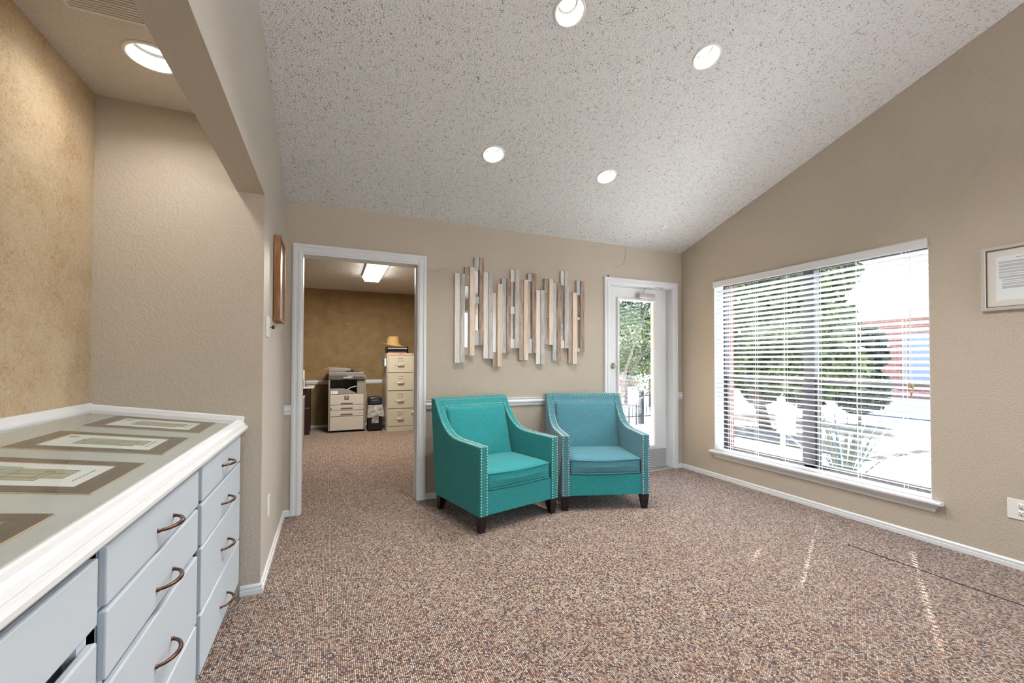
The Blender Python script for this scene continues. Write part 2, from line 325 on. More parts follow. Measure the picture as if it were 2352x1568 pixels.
# ------------------------------------------------------------------ mesh builder
class MB:
    def __init__(s): s.v = []; s.f = []; s.sm = []
    def add(s, vs, fs, smooth=False):
        o = len(s.v); s.v += [Vector(v) for v in vs]
        s.f += [tuple(i + o for i in f) for f in fs]; s.sm += [smooth] * len(fs); return s
    def box(s, x0, x1, y0, y1, z0, z1):
        return s.add([(x0, y0, z0), (x1, y0, z0), (x1, y1, z0), (x0, y1, z0), (x0, y0, z1), (x1, y0, z1), (x1, y1, z1), (x0, y1, z1)],
                     [(3, 2, 1, 0), (4, 5, 6, 7), (0, 1, 5, 4), (1, 2, 6, 5), (2, 3, 7, 6), (3, 0, 4, 7)])
    def tbox(s, c, sx, sy, z0, z1, k, dx=0, dy=0):        # tapered block: top sx*sy, bottom scaled by k
        x, y = c; a, b = sx / 2, sy / 2
        lo = [(x + dx - a * k, y + dy - b * k, z0), (x + dx + a * k, y + dy - b * k, z0), (x + dx + a * k, y + dy + b * k, z0), (x + dx - a * k, y + dy + b * k, z0)]
        hi = [(x - a, y - b, z1), (x + a, y - b, z1), (x + a, y + b, z1), (x - a, y + b, z1)]
        return s.add(lo + hi, [(3, 2, 1, 0), (4, 5, 6, 7), (0, 1, 5, 4), (1, 2, 6, 5), (2, 3, 7, 6), (3, 0, 4, 7)])
    def prism(s, poly, axis, a0, a1, smooth=False):       # poly in the two other axes (cyclic order)
        def P(u, w, a):
            return {'x': (a, u, w), 'y': (u, a, w), 'z': (u, w, a)}[axis]
        n = len(poly)
        vs = [P(u, w, a0) for u, w in poly] + [P(u, w, a1) for u, w in poly]
        o = len(s.v); s.v += [Vector(v) for v in vs]
        fs = [tuple(range(n))[::-1], tuple(range(n, 2 * n))]
        s.f += [tuple(i + o for i in f) for f in fs]; s.sm += [False, False]
        for i in range(n):
            j = (i + 1) % n
            s.f.append((o + i, o + j, o + n + j, o + n + i)); s.sm.append(smooth)
        return s
    def tube(s, pts, r, n=8, cap=True):
        pts = [Vector(p) for p in pts]; rs = r if isinstance(r, (list, tuple)) else [r] * len(pts)
        rings = []; up = Vector((0, 0, 1))
        prev = None
        for i, p in enumerate(pts):
            d = (pts[min(i + 1, len(pts) - 1)] - pts[max(i - 1, 0)]).normalized()
            if prev is None:
                a = d.cross(up)
                if a.length < 1e-3: a = d.cross(Vector((1, 0, 0)))
            else:
                a = prev - d * prev.dot(d)
            a.normalize(); prev = a; b = d.cross(a)
            rings.append([p + (a * math.cos(2 * PI * k / n) + b * math.sin(2 * PI * k / n)) * rs[i] for k in range(n)])
        vs = [v for rg in rings for v in rg]; fs = []
        for i in range(len(pts) - 1):
            for k in range(n):
                fs.append((i * n + k, i * n + (k + 1) % n, (i + 1) * n + (k + 1) % n, (i + 1) * n + k))
        s.add(vs, fs, True)
        if cap:
            s.add(rings[0], [tuple(range(n))[::-1]]); s.add(rings[-1], [tuple(range(n))])
        return s
    def lathe(s, prof, n=24, c=(0, 0, 0), axis='z', smooth=True):   # prof [(r, h)]
        c = Vector(c); vs = []
        for r, h in prof:
            for k in range(n):
                a = 2 * PI * k / n; u, w = r * math.cos(a), r * math.sin(a)
                vs.append(c + Vector({'z': (u, w, h), 'y': (u, h, w), 'x': (h, u, w)}[axis]))
        fs = []
        for i in range(len(prof) - 1):
            for k in range(n):
                fs.append((i * n + k, i * n + (k + 1) % n, (i + 1) * n + (k + 1) % n, (i + 1) * n + k))
        return s.add(vs, fs, smooth)
    def disc(s, r, c, n=24, axis='z'):
        c = Vector(c); vs = []
        for k in range(n):
            a = 2 * PI * k / n; u, w = r * math.cos(a), r * math.sin(a)
            vs.append(c + Vector({'z': (u, w, 0), 'y': (u, 0, w), 'x': (0, u, w)}[axis]))
        return s.add(vs, [tuple(range(n))])
    def sweep(s, prof, path, fn, closed=False):
        """mitred moulding: prof [(lateral, height)], path 2-D points, fn(u, w, h) -> 3-D; lateral is to the left of travel"""
        pts = [Vector(p) for p in path]; n = len(pts); m = len(prof); vs = []
        for i, p in enumerate(pts):
            a = pts[i - 1] if (closed or i > 0) else None
            b = pts[(i + 1) % n] if (closed or i < n - 1) else None
            d0 = (p - a).normalized() if a is not None else None
            d1 = (b - p).normalized() if b is not None else None
            if d0 is None: d0 = d1
            if d1 is None: d1 = d0
            n0 = Vector((-d0.y, d0.x)); n1 = Vector((-d1.y, d1.x))
            mt = (n0 + n1); mt = mt / max(1e-6, mt.dot(n0)) if mt.length > 1e-6 else n0
            for l, h in prof:
                q = p + mt * l; vs.append(fn(q.x, q.y, h))
        fs = []
        for i in range(n if closed else n - 1):
            j = (i + 1) % n
            for k in range(m):
                fs.append((i * m + k, i * m + (k + 1) % m, j * m + (k + 1) % m, j * m + k))
        if not closed:
            fs.append(tuple(range(m))[::-1]); fs.append(tuple(range((n - 1) * m, n * m)))
        return s.add(vs, fs)
    def soft(s, x0, x1, y0, y1, z0, z1, r, n=8, fn=None):
        """rounded box on a grid; fn(u, v, w, p) may push the points (u, v, w in -1..1)"""
        c = Vector(((x0 + x1) / 2, (y0 + y1) / 2, (z0 + z1) / 2)); h = Vector(((x1 - x0) / 2, (y1 - y0) / 2, (z1 - z0) / 2))
        key = {}; vs = []; fs = []
        def stops(hh):
            e = min(r / hh, 0.98); inner = [-(1 - e) + 2 * (1 - e) * i / n for i in range(n + 1)]
            return [-1, -1 + e * 0.3, -1 + e * 0.65] + inner + [1 - e * 0.65, 1 - e * 0.3, 1]
        st = [stops(h.x), stops(h.y), stops(h.z)]
        def vert(u):
            k = tuple(round(q, 5) for q in u)
            if k not in key:
                p = Vector((u[0] * h.x, u[1] * h.y, u[2] * h.z))
                q = Vector([max(-(h[i] - r), min(h[i] - r, p[i])) for i in range(3)])
                d = p - q
                if d.length > 1e-9: p = q + d.normalized() * r
                p = p + c
                if fn: p = fn(u[0], u[1], u[2], p)
                key[k] = len(vs); vs.append(p)
            return key[k]
        for ax in range(3):
            a, b = (ax + 1) % 3, (ax + 2) % 3
            for sg in (-1, 1):
                for i in range(len(st[a]) - 1):
                    for j in range(len(st[b]) - 1):
                        q = []
                        for (da, db) in ((0, 0), (1, 0), (1, 1), (0, 1)):
                            u = [0, 0, 0]; u[ax] = sg; u[a] = st[a][i + da]; u[b] = st[b][j + db]; q.append(vert(u))
                        if sg < 0: q.reverse()
                        if len(set(q)) == 4: fs.append(tuple(q))
        return s.add(vs, fs, True)
    def xf(s, mat):
        s.v = [mat @ v for v in s.v]; return s
    def build(s, name, mat, parent=None, loc=(0, 0, 0), bevel=0, seg=2):
        me = bpy.data.meshes.new(name); me.from_pydata([tuple(v) for v in s.v], [], s.f); me.update()
        me.polygons.foreach_set('use_smooth', s.sm)
        mats = mat if isinstance(mat, list) else [mat]
        for m in mats: me.materials.append(m)
        bm = bmesh.new(); bm.from_mesh(me); bmesh.ops.recalc_face_normals(bm, faces=bm.faces); bm.to_mesh(me); bm.free()
        o = bpy.data.objects.new(name, me); COL.objects.link(o); o.location = loc
        if parent: o.parent = parent
        if bevel:
            b = o.modifiers.new('bevel', 'BEVEL'); b.width = bevel; b.segments = seg; b.limit_method = 'ANGLE'; b.angle_limit = math.radians(40)
            b.harden_normals = False
        return o

def thing(name, label, cat, loc=(0, 0, 0), rz=0, group=None):
    o = bpy.data.objects.new(name, None); COL.objects.link(o); o.location = loc; o.rotation_euler = (0, 0, rz)
    o.empty_display_size = 0.1
    return tag(o, label, cat, group)
def tag(o, label, cat, group=None):
    o['label'] = label; o['category'] = cat
    if group: o['group'] = group
    return o
def struct(name, mb, mat, label, cat, parent=None, **kw):
    o = mb.build(name, mat, parent, **kw)
    if parent is None:
        o['kind'] = 'structure'; o['label'] = label; o['category'] = cat
    return o
def sthing(name, label, cat, loc=(0, 0, 0)):
    o = thing(name, label, cat, loc); o['kind'] = 'structure'; return o
def copy_thing(root, loc, rz=None, label=None):
    r = root.copy(); COL.objects.link(r); r.location = loc
    if rz is not None: r.rotation_euler = (0, 0, rz)
    if label: r['label'] = label
    for ch in list(root.children):
        c = ch.copy(); COL.objects.link(c); c.parent = r
        for g in list(ch.children):
            d = g.copy(); COL.objects.link(d); d.parent = c
    return r
def holed(outer, holes, n=32):
    """flat sheet in 2-D with round holes: returns verts, faces"""
    pts = [Vector(p) for p in outer]; edges = [(i, (i + 1) % len(outer)) for i in range(len(outer))]; 
    for (cx, cy, r) in holes:
        b = len(pts)
        for k in range(n): pts.append(Vector((cx + r * math.cos(2 * PI * k / n), cy + r * math.sin(2 * PI * k / n))))
        edges += [(b + k, b + (k + 1) % n) for k in range(n)]
    vo, eo, fo, _, _, _ = delaunay_2d_cdt(pts, edges, [], 1, 1e-6)
    keep = []
    for f in fo:
        c = sum((vo[i] for i in f), Vector((0, 0))) / len(f)
        if not any((c - Vector((h[0], h[1]))).length < h[2] * 0.995 for h in holes): keep.append(tuple(f))
    return vo, keep

# ------------------------------------------------------------------ the room's measures (metres)
XL, XI, XA, XR = -0.324, -0.448, -1.010, 3.675
YB, YA, YR = 3.696, 2.543, 8.379
ZB, ZH, ZA, ZR = 2.433, 2.059, 2.418, 2.497
SL = 0.32262; KC = ZB + SL * YB
YRIDGE, YREAR = -0.9, -4.0
def zc(y):                                     # height of the vaulted ceiling
    zr = KC - SL * YRIDGE
    return KC - SL * y if y >= YRIDGE else zr - SL * (YRIDGE - y)
WT = 0.14                                      # partition thickness
YNEAR = -1.9                                   # near end of the alcove
WY0, WY1, WZ0, WZ1 = 1.514, 3.247, 0.283, 2.031  # window opening
OX0, OX1 = -1.9, 1.66                          # office side walls

# floor
mb = MB().box(XA - 0.2, XR + 0.13, YREAR - 0.1, YB + WT, -0.12, 0).box(OX0, OX1, YB + WT, YR + 0.1, -0.12, 0)
fl = struct('floor', mb, M['carpet'], 'brown and grey flecked looped carpet floor', 'floor')
pts = [(3.10, 1.76), (3.121, 1.706), (3.124, 1.55), (3.127, 1.4), (3.13, 1.2), (3.135, 0.95), (3.14, 0.5), (3.145, -0.4)]
sm = MB().tube([(x, y, 0.0015) for x, y in pts[1:]], 0.0021, 6).lathe([(0.0, 0.006), (0.006, 0.005), (0.009, 0.001)], 10, (3.121, 1.706, 0)).build('carpet_seam', M['seam'], fl)
sm['label'] = 'thin dark seam line in the carpet'

# main ceiling with holes for the cans
CANS = [(1.076, 2.876), (2.055, 2.863), (1.128, 1.893), (2.062, 1.866)]
CANS_FILL = [(1.08, 0.86), (2.06, 0.86), (1.08, -0.16), (2.06, -0.16)]  # unseen extra cans, added to brighten the room
rh = 0.074
cosn = 1 / math.sqrt(1 + SL * SL)
def slope_sheet():
    mb = MB()
    sc = 1 / cosn
    # in the sloped plane: u = x, w = length along the slope measured from YB
    holes = [(x, (YB - y) * sc, rh) for x, y in CANS + CANS_FILL]
    L = (YB - YRIDGE) * sc
    vo, fo = holed([(XI, -0.12 * sc), (XR + 0.14, -0.12 * sc), (XR + 0.14, L), (XI, L)], holes)
    mb.add([(v.x, YB - v.y * cosn, ZB + v.y * cosn * SL) for v in vo], fo)
    a, b = zc(YRIDGE), zc(YREAR - 0.1)
    mb.add([(XI, YRIDGE, a), (XR + 0.14, YRIDGE, a), (XR + 0.14, YREAR - 0.1, b), (XI, YREAR - 0.1, b)], [(0, 1, 2, 3)])
    return mb
struct('ceiling', slope_sheet(), M['ceiling'], 'white popcorn vaulted ceiling sloping up from the back wall', 'ceiling')
mb = MB(); vo, fo = holed([(XA - 0.12, YNEAR - 0.1), (XI + 0.01, YNEAR - 0.1), (XI + 0.01, YA + 0.06), (XA - 0.12, YA + 0.06)], [(-0.672, 2.137, 0.080)])
mb.add([(v.x, v.y, ZA) for v in vo], fo)
struct('ceiling_alcove', mb, M['ceiling_smooth'], 'low flat stained ceiling over the drawer counter alcove', 'ceiling')
struct('ceiling_office', MB().box(OX0, OX1, YB + WT, YR + 0.1, ZR, ZR + 0.1), M['ceiling'], 'flat popcorn ceiling of the office beyond the doorway', 'ceiling')
struct('roof', MB().box(1.7, 4.5, YB + WT + 0.01, 5.5, 2.46, 2.58).box(-2.2, OX1 + 0.1, YB + 0.1, YR + 0.4, ZR + 0.2, ZR + 0.3).box(XA - 0.3, XI + 0.02, YNEAR - 0.2, YB + 0.3, 2.75, 2.85), M['roof'], 'roof slab over the office and an added unseen eave shading the glass door', 'roof')  # first box: unseen eave added to keep the sun out of the door

# walls
CX0, CX1, CZ = -0.204, 0.690, 2.04            # office doorway opening
DX0, DX1, DZ = 2.690, 3.549, 2.016            # glass door opening
top = ZB + 0.02
mb = MB().box(XL - 0.01, CX0, YB, YB + WT, -0.05, top).box(CX0, CX1, YB, YB + WT, CZ, top).box(CX1, DX0, YB, YB + WT, -0.05, top)
mb.box(DX0, DX1, YB, YB + WT, DZ, top).box(DX1, XR + 0.14, YB, YB + WT, -0.05, top)
wb = struct('wall_back', mb, M['wall'], 'beige textured wall with the office doorway and the glass door', 'wall')
ck = MB().tube([(2.904, YB - 0.0005, 2.43), (2.893, YB - 0.0005, 2.36), (2.888, YB - 0.0005, 2.30), (2.871, YB - 0.0005, 2.24), (2.85, YB - 0.0005, 2.225), (2.80, YB - 0.0005, 2.205), (2.757, YB - 0.0005, 2.172)], 0.0012, 5).build('crack', M['slot'], wb)
ck['label'] = 'hairline crack above the glass door'
def slope_wall(mb, x0, x1, y0, y1, zb):          # wall strip along y whose top follows the vault
    ys = [y0] + ([YRIDGE] if y0 < YRIDGE < y1 else []) + [y1]
    poly = [(y, zb) for y in (y0, y1)] + [(y, zc(y) + 0.02) for y in reversed(ys)]
    return mb.prism(poly, 'x', x0, x1)
mb = MB(); slope_wall(mb, XI, XL, YA, YB + 0.01, -0.05); slope_wall(mb, XI, XL, YNEAR, YA, ZH); slope_wall(mb, XI, XL, YREAR, YNEAR, -0.05)
wl = struct('wall_left', mb, [M['wall_side'], M['wall']], 'beige wall and header beam on the left over the counter alcove, light put into its paler colour', 'wall')
for pg_ in wl.data.polygons:                     # smooth copy with light painted in faces the room, the textured paint wraps the soffit and the end
    pg_.material_index = 0 if pg_.normal.x > 0.5 else 1
mb = MB().box(XA - 0.12, XI, YA, YA + 0.12, -0.05, ZA + 0.03)
struct('wall_alcove_back', mb, M['wall'], 'beige textured end wall of the counter alcove', 'wall')
# the face of the opening's end, flush with the alcove end wall
struct('wall_alcove_left', MB().box(XA - 0.12, XA, YNEAR - 0.1, YA, -0.05, ZA + 0.03), M['faux'], 'sponged tan wallpaper wall behind the counter', 'wall')
struct('wall_alcove_near', MB().box(XA - 0.12, XI, YNEAR - 0.12, YNEAR, -0.05, ZA + 0.03), M['wall'], 'near end wall of the counter alcove', 'wall')
mb = MB(); x1 = XR + 0.13
slope_wall(mb, XR, x1, WY1, YB + WT, -0.05); slope_wall(mb, XR, x1, YREAR, WY0, -0.05); slope_wall(mb, XR, x1, WY0, WY1, WZ1); mb.box(XR, x1, WY0, WY1, -0.05, WZ0 - 0.02)
struct('wall_right', mb, M['wall'], 'beige wall with the blind covered window', 'wall')
# rear wall with an unseen window added as daylight fill
RX0, RX1, RZ0, RZ1 = 1.3, 3.55, 0.1, 2.6
mb = MB(); zt = zc(YREAR) + 0.05
mb.box(XI, RX0, YREAR - 0.1, YREAR, -0.05, zt).box(RX1, XR + 0.13, YREAR - 0.1, YREAR, -0.05, zt).box(RX0, RX1, YREAR - 0.1, YREAR, RZ1, zt).box(RX0, RX1, YREAR - 0.1, YREAR, -0.05, RZ0)
struct('wall_rear', mb, M['wall'], 'beige wall behind the camera', 'wall')
w2 = sthing('fill_window', 'added white window behind the camera for daylight fill', 'window', (0, YREAR, 0))
MB().sweep([(0, -0.05), (0.06, -0.05), (0.06, 0.015), (0, 0.015)], [(RX0, RZ0), (RX1, RZ0), (RX1, RZ1), (RX0, RZ1)], lambda u, w, h: (u, h, w), True).box(2.40, 2.46, -0.05, 0.01, RZ0, RZ1).build('window_frame', M['trim'], w2)
MB().box(RX0, RX1, -0.04, -0.035, RZ0, RZ1).build('pane', M['glass'], w2)
# office walls
struct('wall_office_back', MB().box(OX0, OX1, YR, YR + 0.1, -0.05, ZR), M['faux_dark'], 'sponged brown wallpaper wall at the far end of the office', 'wall')
struct('wall_office_left', MB().box(OX0 - 0.1, OX0, YB + WT, YR + 0.1, -0.05, ZR + 0.1), M['faux_dark'], 'brown wall on the left side of the office', 'wall')
struct('wall_office_right', MB().box(OX1, OX1 + 0.12, YB + WT, YR + 0.1, -0.05, ZR + 0.1), M['faux_dark'], 'brown wall on the right side of the office', 'wall')
struct('wall_office_front', MB().box(OX0 - 0.1, XL - 0.01, YB + 0.02, YB + WT, -0.05, ZR + 0.1).box(XL - 0.01, OX1, YB + 0.09, YB + WT, top, ZR + 0.12), M['faux_dark'], 'office side of the doorway wall', 'wall')
struct('wall_exterior', MB().box(3.875, 3.96, WY1, YB + WT, -0.5, 3.0).box(3.875, 3.96, -3.0, WY0, -0.5, 3.0).box(3.875, 3.96, WY0, WY1, WZ1 + 0.12, 3.0).box(3.875, 3.96, WY0, WY1, -0.5, WZ0 - 0.03), M['brick'], 'red brick outer wall around the window', 'wall')

# ------------------------------------------------------------------ trims
BASE = [(0, 0), (0.014, 0), (0.014, 0.022), (0.0135, 0.024), (0.0085, 0.0255), (0.0085, 0.030), (0.0115, 0.032), (0.0105, 0.041), (0.005, 0.048), (0, 0.048)]
RAIL = [(0, 0.776), (0.010, 0.776), (0.013, 0.784), (0.013, 0.800), (0.020, 0.806), (0.022, 0.814), (0.020, 0.822), (0.012, 0.828), (0.011, 0.840), (0.016, 0.846), (0.014, 0.850), (0, 0.850)]
def run_x(mb, prof, x0, x1, y, sgn=-1): return mb.prism([(y + sgn * d, h) for d, h in prof], 'x', x0, x1)
def run_y(mb, prof, y0, y1, x, sgn=1): return mb.prism([(x + sgn * d, h) for d, h in prof], 'y', y0, y1)
CW = 0.073                                       # casing width
mb = MB(); run_x(mb, BASE, XL, CX0 - CW, YB); run_x(mb, BASE, CX1 + CW, DX0 - CW, YB); run_x(mb, BASE, DX1 + 0.06, XR, YB)
struct('baseboard_back', mb, M['trim'], 'low white baseboard along the back wall', 'baseboard')
mb = MB(); run_y(mb, BASE, YREAR, YB, XR, -1)
struct('baseboard_right', mb, M['trim'], 'low white baseboard below the window', 'baseboard')
mb = MB()
mb.sweep([(-d, h) for d, h in BASE], [(XI + 0.035, YA), (XL, YA), (XL, YB)], lambda u, w, h: (u, w, h))
struct('baseboard_left', mb, M['trim'], 'white baseboard wrapping the corner beside the counter', 'baseboard')
mb = MB(); run_x(mb, RAIL, XL, CX0 - CW, YB); run_x(mb, RAIL, CX1 + CW, DX0 - CW, YB); run_x(mb, RAIL, DX1 + 0.06, XR, YB)
struct('trim_1', mb, M['trim'], 'white moulded chair rail along the back wall', 'chair rail')
mb = MB(); run_x(mb, RAIL, OX0, OX1, YR)
struct('trim_2', mb, M['trim'], 'white chair rail on the brown office wall', 'chair rail')
mb = MB(); run_x(mb, BASE, OX0, OX1, YR)
struct('baseboard_office', mb, M['trim'], 'white baseboard on the office back wall', 'baseboard')
CAS = [(0, 0), (0, 0.014), (0.012, 0.018), (0.022, 0.018), (0.026, 0.012), (0.040, 0.012), (0.044, 0.016), (0.060, 0.016), (0.066, 0.011), (0.073, 0.009), (0.073, 0)]
def casing(mb, x0, x1, zt, y, k=1.0):            # outside edge x0..x1, top zt
    return mb.sweep([(-l * k, h) for l, h in CAS], [(x0, 0), (x0, zt), (x1, zt), (x1, 0)], lambda u, w, h: (u, y - h, w))
cs = casing(MB(), CX0 - CW, CX1 + CW, CZ + CW - 0.005, YB)
jb = cs.box(CX0 - 0.012, CX0 + 0.001, YB - 0.004, YB + WT, 0, CZ).box(CX1 - 0.003, CX1 + 0.012, YB - 0.004, YB + WT, 0, CZ).box(CX0 + 0.001, CX1 - 0.003, YB - 0.004, YB + WT, CZ - 0.012, CZ + 0.002)
jb.box(CX1 - 0.010, CX1 - 0.003, YB + 0.05, YB + 0.09, 0, CZ - 0.012)
struct('trim_3', jb, M['trim'], 'white moulded casing around the open office doorway', 'door casing')

# ------------------------------------------------------------------ the glass door
d = sthing('door_1', 'white door with full length glass beside the right wall', 'door', (0, YB, 0))
mb = casing(MB(), 2.619, 3.612, 2.082, 0.0, 0.9)
mb.box(DX0 - 0.006, DX0 + 0.008, -0.004, WT, 0, DZ).box(DX1 - 0.008, DX1 + 0.006, -0.004, WT, 0, DZ).box(DX0, DX1, -0.004, WT, DZ - 0.008, DZ + 0.006)
mb.build('door_frame', M['trim'], d)
lx0, lx1, lz0, lz1 = DX0 + 0.010, DX1 - 0.010, 0.016, DZ - 0.010
gx0, gx1, gz0, gz1 = 2.873, 3.352, 0.262, 1.866
mb = MB().box(lx0, gx0, 0.09, 0.135, lz0, lz1).box(gx1, lx1, 0.09, 0.135, lz0, lz1).box(gx0, gx1, 0.09, 0.135, lz0, gz0).box(gx0, gx1, 0.09, 0.135, gz1, lz1)
mb.build('door_leaf', M['door'], d)
mb = MB().sweep([(0, 0), (0, 0.012), (0.006, 0.018), (0.026, 0.018), (0.034, 0.006), (0.034, -0.02), (0.0, -0.02)], [(gx0 - 0.028, gz0 - 0.03), (gx1 + 0.028, gz0 - 0.03), (gx1 + 0.028, gz1 + 0.03), (gx0 - 0.028, gz1 + 0.03)], lambda u, w, h: (u, 0.09 - h, w), True)
gf = mb.build('glazing_frame', M['door'], d)
mb = MB()
for z in [0.35, 0.62, 0.9, 1.2, 1.5, 1.75]:
    for x in (gx0 - 0.014, gx1 + 0.014): mb.lathe([(0.0, -0.0035), (0.003, -0.003), (0.0035, 0)], 8, (x, 0.0725, z), 'y')
for x in (2.95, 3.11, 3.27): mb.lathe([(0.0, -0.0035), (0.003, -0.003), (0.0035, 0)], 8, (x, 0.0725, gz1 + 0.015), 'y')
mb.build('screw_heads', M['slot'], gf)
MB().box(gx0, gx1, 0.110, 0.115, gz0, gz1).build('glass_pane', M['glass_tint'], d)
MB().box(2.715, 3.530, 0.086, 0.09, 0.02, 0.216).build('kick_plate', M['kick'], d, bevel=0.001)
kn = MB().lathe([(0.0, -0.056), (0.018, -0.056), (0.026, -0.05), (0.027, -0.04), (0.02, -0.032), (0.012, -0.026), (0.012, -0.008), (0.030, -0.006), (0.033, 0.0)], 24, (2.794, 0.09, 1.148), 'y').build('door_knob', M['brass'], d)
MB().lathe([(0.0, -0.058), (0.006, -0.058), (0.007, -0.055)], 12, (2.794, 0.09, 1.148), 'y').build('keyhole', M['slot'], kn)
MB().lathe([(0.0, -0.02), (0.012, -0.02), (0.014, -0.016), (0.028, -0.010), (0.030, 0.0)], 20, (2.727, 0.09, 1.197), 'y').build('deadbolt', M['brass'], d)
MB().box(2.712, 2.781, 0.087, 0.09, 0.88, 1.078).build('push_plate', M['trim'], d, bevel=0.001)
cl = MB().box(3.111, 3.324, 0.026, 0.09, 1.896, 1.945).build('closer', M['steel'], d, bevel=0.003)
MB().box(3.135, 3.165, 0.04, 0.08, 1.886, 1.897).tube([(3.175, 0.055, 1.945), (3.180, 0.05, 1.962), (3.198, 0.02, 2.02), (3.205, 0.012, 2.026)], 0.007, 8).tube([(3.205, 0.012, 2.026), (3.30, -0.008, 2.020), (3.40, -0.012, 2.012)], 0.0055, 8).tube([(3.36, -0.012, 2.006), (3.40, -0.012, 2.020)], 0.005, 6).build('closer_arm', M['steel'], cl)
MB().box(3.19, 3.212, -0.004, 0.02, 2.012, 2.036).build('arm_joint', M['steel'], cl, bevel=0.002)
MB().prism([(-0.02, 0.0), (-0.012, 0.012), (0.06, 0.014), (0.16, 0.014), (0.16, 0.0)], 'x', DX0 - 0.03, DX1 + 0.03).build('threshold', M['steel'], d)

# ------------------------------------------------------------------ the window and its blind
w = sthing('window_1', 'wide double window with dark frame behind the blind', 'window', (XR, 0, 0))
fx = 0.13
mb = MB()
fr_ = [(0, 0), (0.022, 0), (0.022, 0.07), (0, 0.07)]
mb.sweep(fr_, [(WY0, WZ0), (WY1, WZ0), (WY1, WZ1), (WY0, WZ1)], lambda u, ww, h: (fx + h, u, ww), True)
mb.box(fx, fx + 0.075, 2.33, 2.42, WZ0, WZ1)
for a, b in ((WY0 + 0.02, 2.33), (2.42, WY1 - 0.02)):
    mb.box(fx + 0.01, fx + 0.055, a, b, 1.002, 1.042)
    mb.box(fx + 0.01, fx + 0.05, a, b, WZ0 + 0.02, WZ0 + 0.045).box(fx + 0.02, fx + 0.06, a, b, WZ1 - 0.045, WZ1 - 0.02)
    mb.box(fx + 0.012, fx + 0.05, a, a + 0.022, WZ0 + 0.02, 1.02).box(fx + 0.012, fx + 0.05, b - 0.022, b, WZ0 + 0.02, 1.02)
mb.build('window_frame', M['bronze_frame'], w)
for a, b in ((WY0 + 0.02, 2.33), (2.42, WY1 - 0.02)):
    MB().box(fx + 0.035, fx + 0.039, a, b, WZ0 + 0.02, 1.02).build('pane', M['glass_tint'], w)
    MB().box(fx + 0.045, fx + 0.049, a, b, 1.02, WZ1 - 0.02).build('pane', M['glass_tint'], w)
mb = MB().box(0.0005, fx, WY0, WY0 + 0.004, WZ0, WZ1).box(0.0005, fx, WY1 - 0.004, WY1, WZ0, WZ1).box(0.0005, fx, WY0, WY1, WZ1 - 0.004, WZ1)
mb.build('reveal_lining', M['trim'], w)
mb = MB().box(0.0, fx, WY0 + 0.004, WY1 - 0.004, WZ0 - 0.019, WZ0 + 0.002)
mb.prism([(-0.050, WZ0 - 0.02), (-0.054, WZ0 - 0.014), (-0.054, WZ0 - 0.004), (-0.050, WZ0 + 0.002), (-0.0005, WZ0 + 0.002), (-0.0005, WZ0 - 0.02)], 'y', WY0 - 0.062, WY1 + 0.028)
pr = [(0, WZ0 - 0.02), (-0.046, WZ0 - 0.02), (-0.044, WZ0 - 0.027), (-0.034, WZ0 - 0.034), (-0.028, WZ0 - 0.046), (-0.016, WZ0 - 0.050), (-0.014, WZ0 - 0.068), (-0.006, WZ0 - 0.078), (0, WZ0 - 0.078)]
mb2 = MB(); n_ = len(pr)
ends = [(WY0 - 0.010 + 0.9 * x, WY1 - 0.022 - 0.9 * x) for x, z in pr]
vs = [(x, e[0], z) for (x, z), e in zip(pr, ends)] + [(x, e[1], z) for (x, z), e in zip(pr, ends)]
mb2.add(vs, [tuple(range(n_)), tuple(range(n_, 2 * n_))[::-1]] + [(i, (i + 1) % n_, n_ + (i + 1) % n_, n_ + i) for i in range(n_)])
sl_ = mb.build('window_sill', M['trim'], w)
mb2.build('sill_apron', M['trim'], sl_)

bl = thing('window_blind', 'white horizontal slat blind lowered over the window', 'blind', (XR + 0.034, 0, 0))
BY0, BY1 = WY0 + 0.014, WY1 - 0.014
LAD = [2.38 + k for k in (0.71, 0.426, 0.142, -0.142, -0.426, -0.71)]
mb = MB(); tilt = math.radians(19)
NS = 36; z0 = 0.338
for i in range(NS):
    z = z0 + i * 0.0452 + random.uniform(-0.0008, 0.0008); tl = tilt + random.uniform(-0.02, 0.02)
    ca, sa = math.cos(tl), math.sin(tl)
    def plank(u0, u1, ya, yb):
        vs = []
        for y in (ya, yb):
            for u, t in ((u0, -0.0014), (u1, -0.0014), (u1, 0.0014), (u0, 0.0014)):
                vs.append((u * ca + t * sa, y, z - u * sa + t * ca))
        mb.add(vs, [(0, 1, 2, 3), (7, 6, 5, 4), (0, 4, 5, 1), (1, 5, 6, 2), (2, 6, 7, 3), (3, 7, 4, 0)])
    cuts = sorted(LAD); y = BY0
    for c in cuts:                              # routed cord slots; most are filled by their cord
        ho = 0.0078 if abs(c - 2.238) < 0.01 or abs(c - 1.67) < 0.01 else (0.007 if abs(c - 2.522) < 0.01 and 25 < i < 32 else 0.0)
        if ho == 0: continue
        plank(-0.0254, 0.0254, y, c - 0.014); plank(-0.0254, -ho, c - 0.014, c + 0.014); plank(ho, 0.0254, c - 0.014, c + 0.014); y = c + 0.014
    plank(-0.0254, 0.0254, y, BY1)
mb.build('slats', M['blind'], bl)
MB().box(-0.026, 0.026, BY0, BY1, 0.287, 0.306).build('bottom_rail', M['blind'], bl, bevel=0.003)
MB().box(-0.026, 0.03, BY0, BY1, 1.985, WZ1 - 0.005).build('headrail', M['trim'], bl)
va = MB().prism([(-0.050, 1.968), (-0.042, 1.962), (-0.036, 1.962), (-0.036, 2.027), (-0.044, 2.027), (-0.052, 2.020), (-0.050, 2.0)], 'y', WY0 + 0.002, WY1 - 0.002)
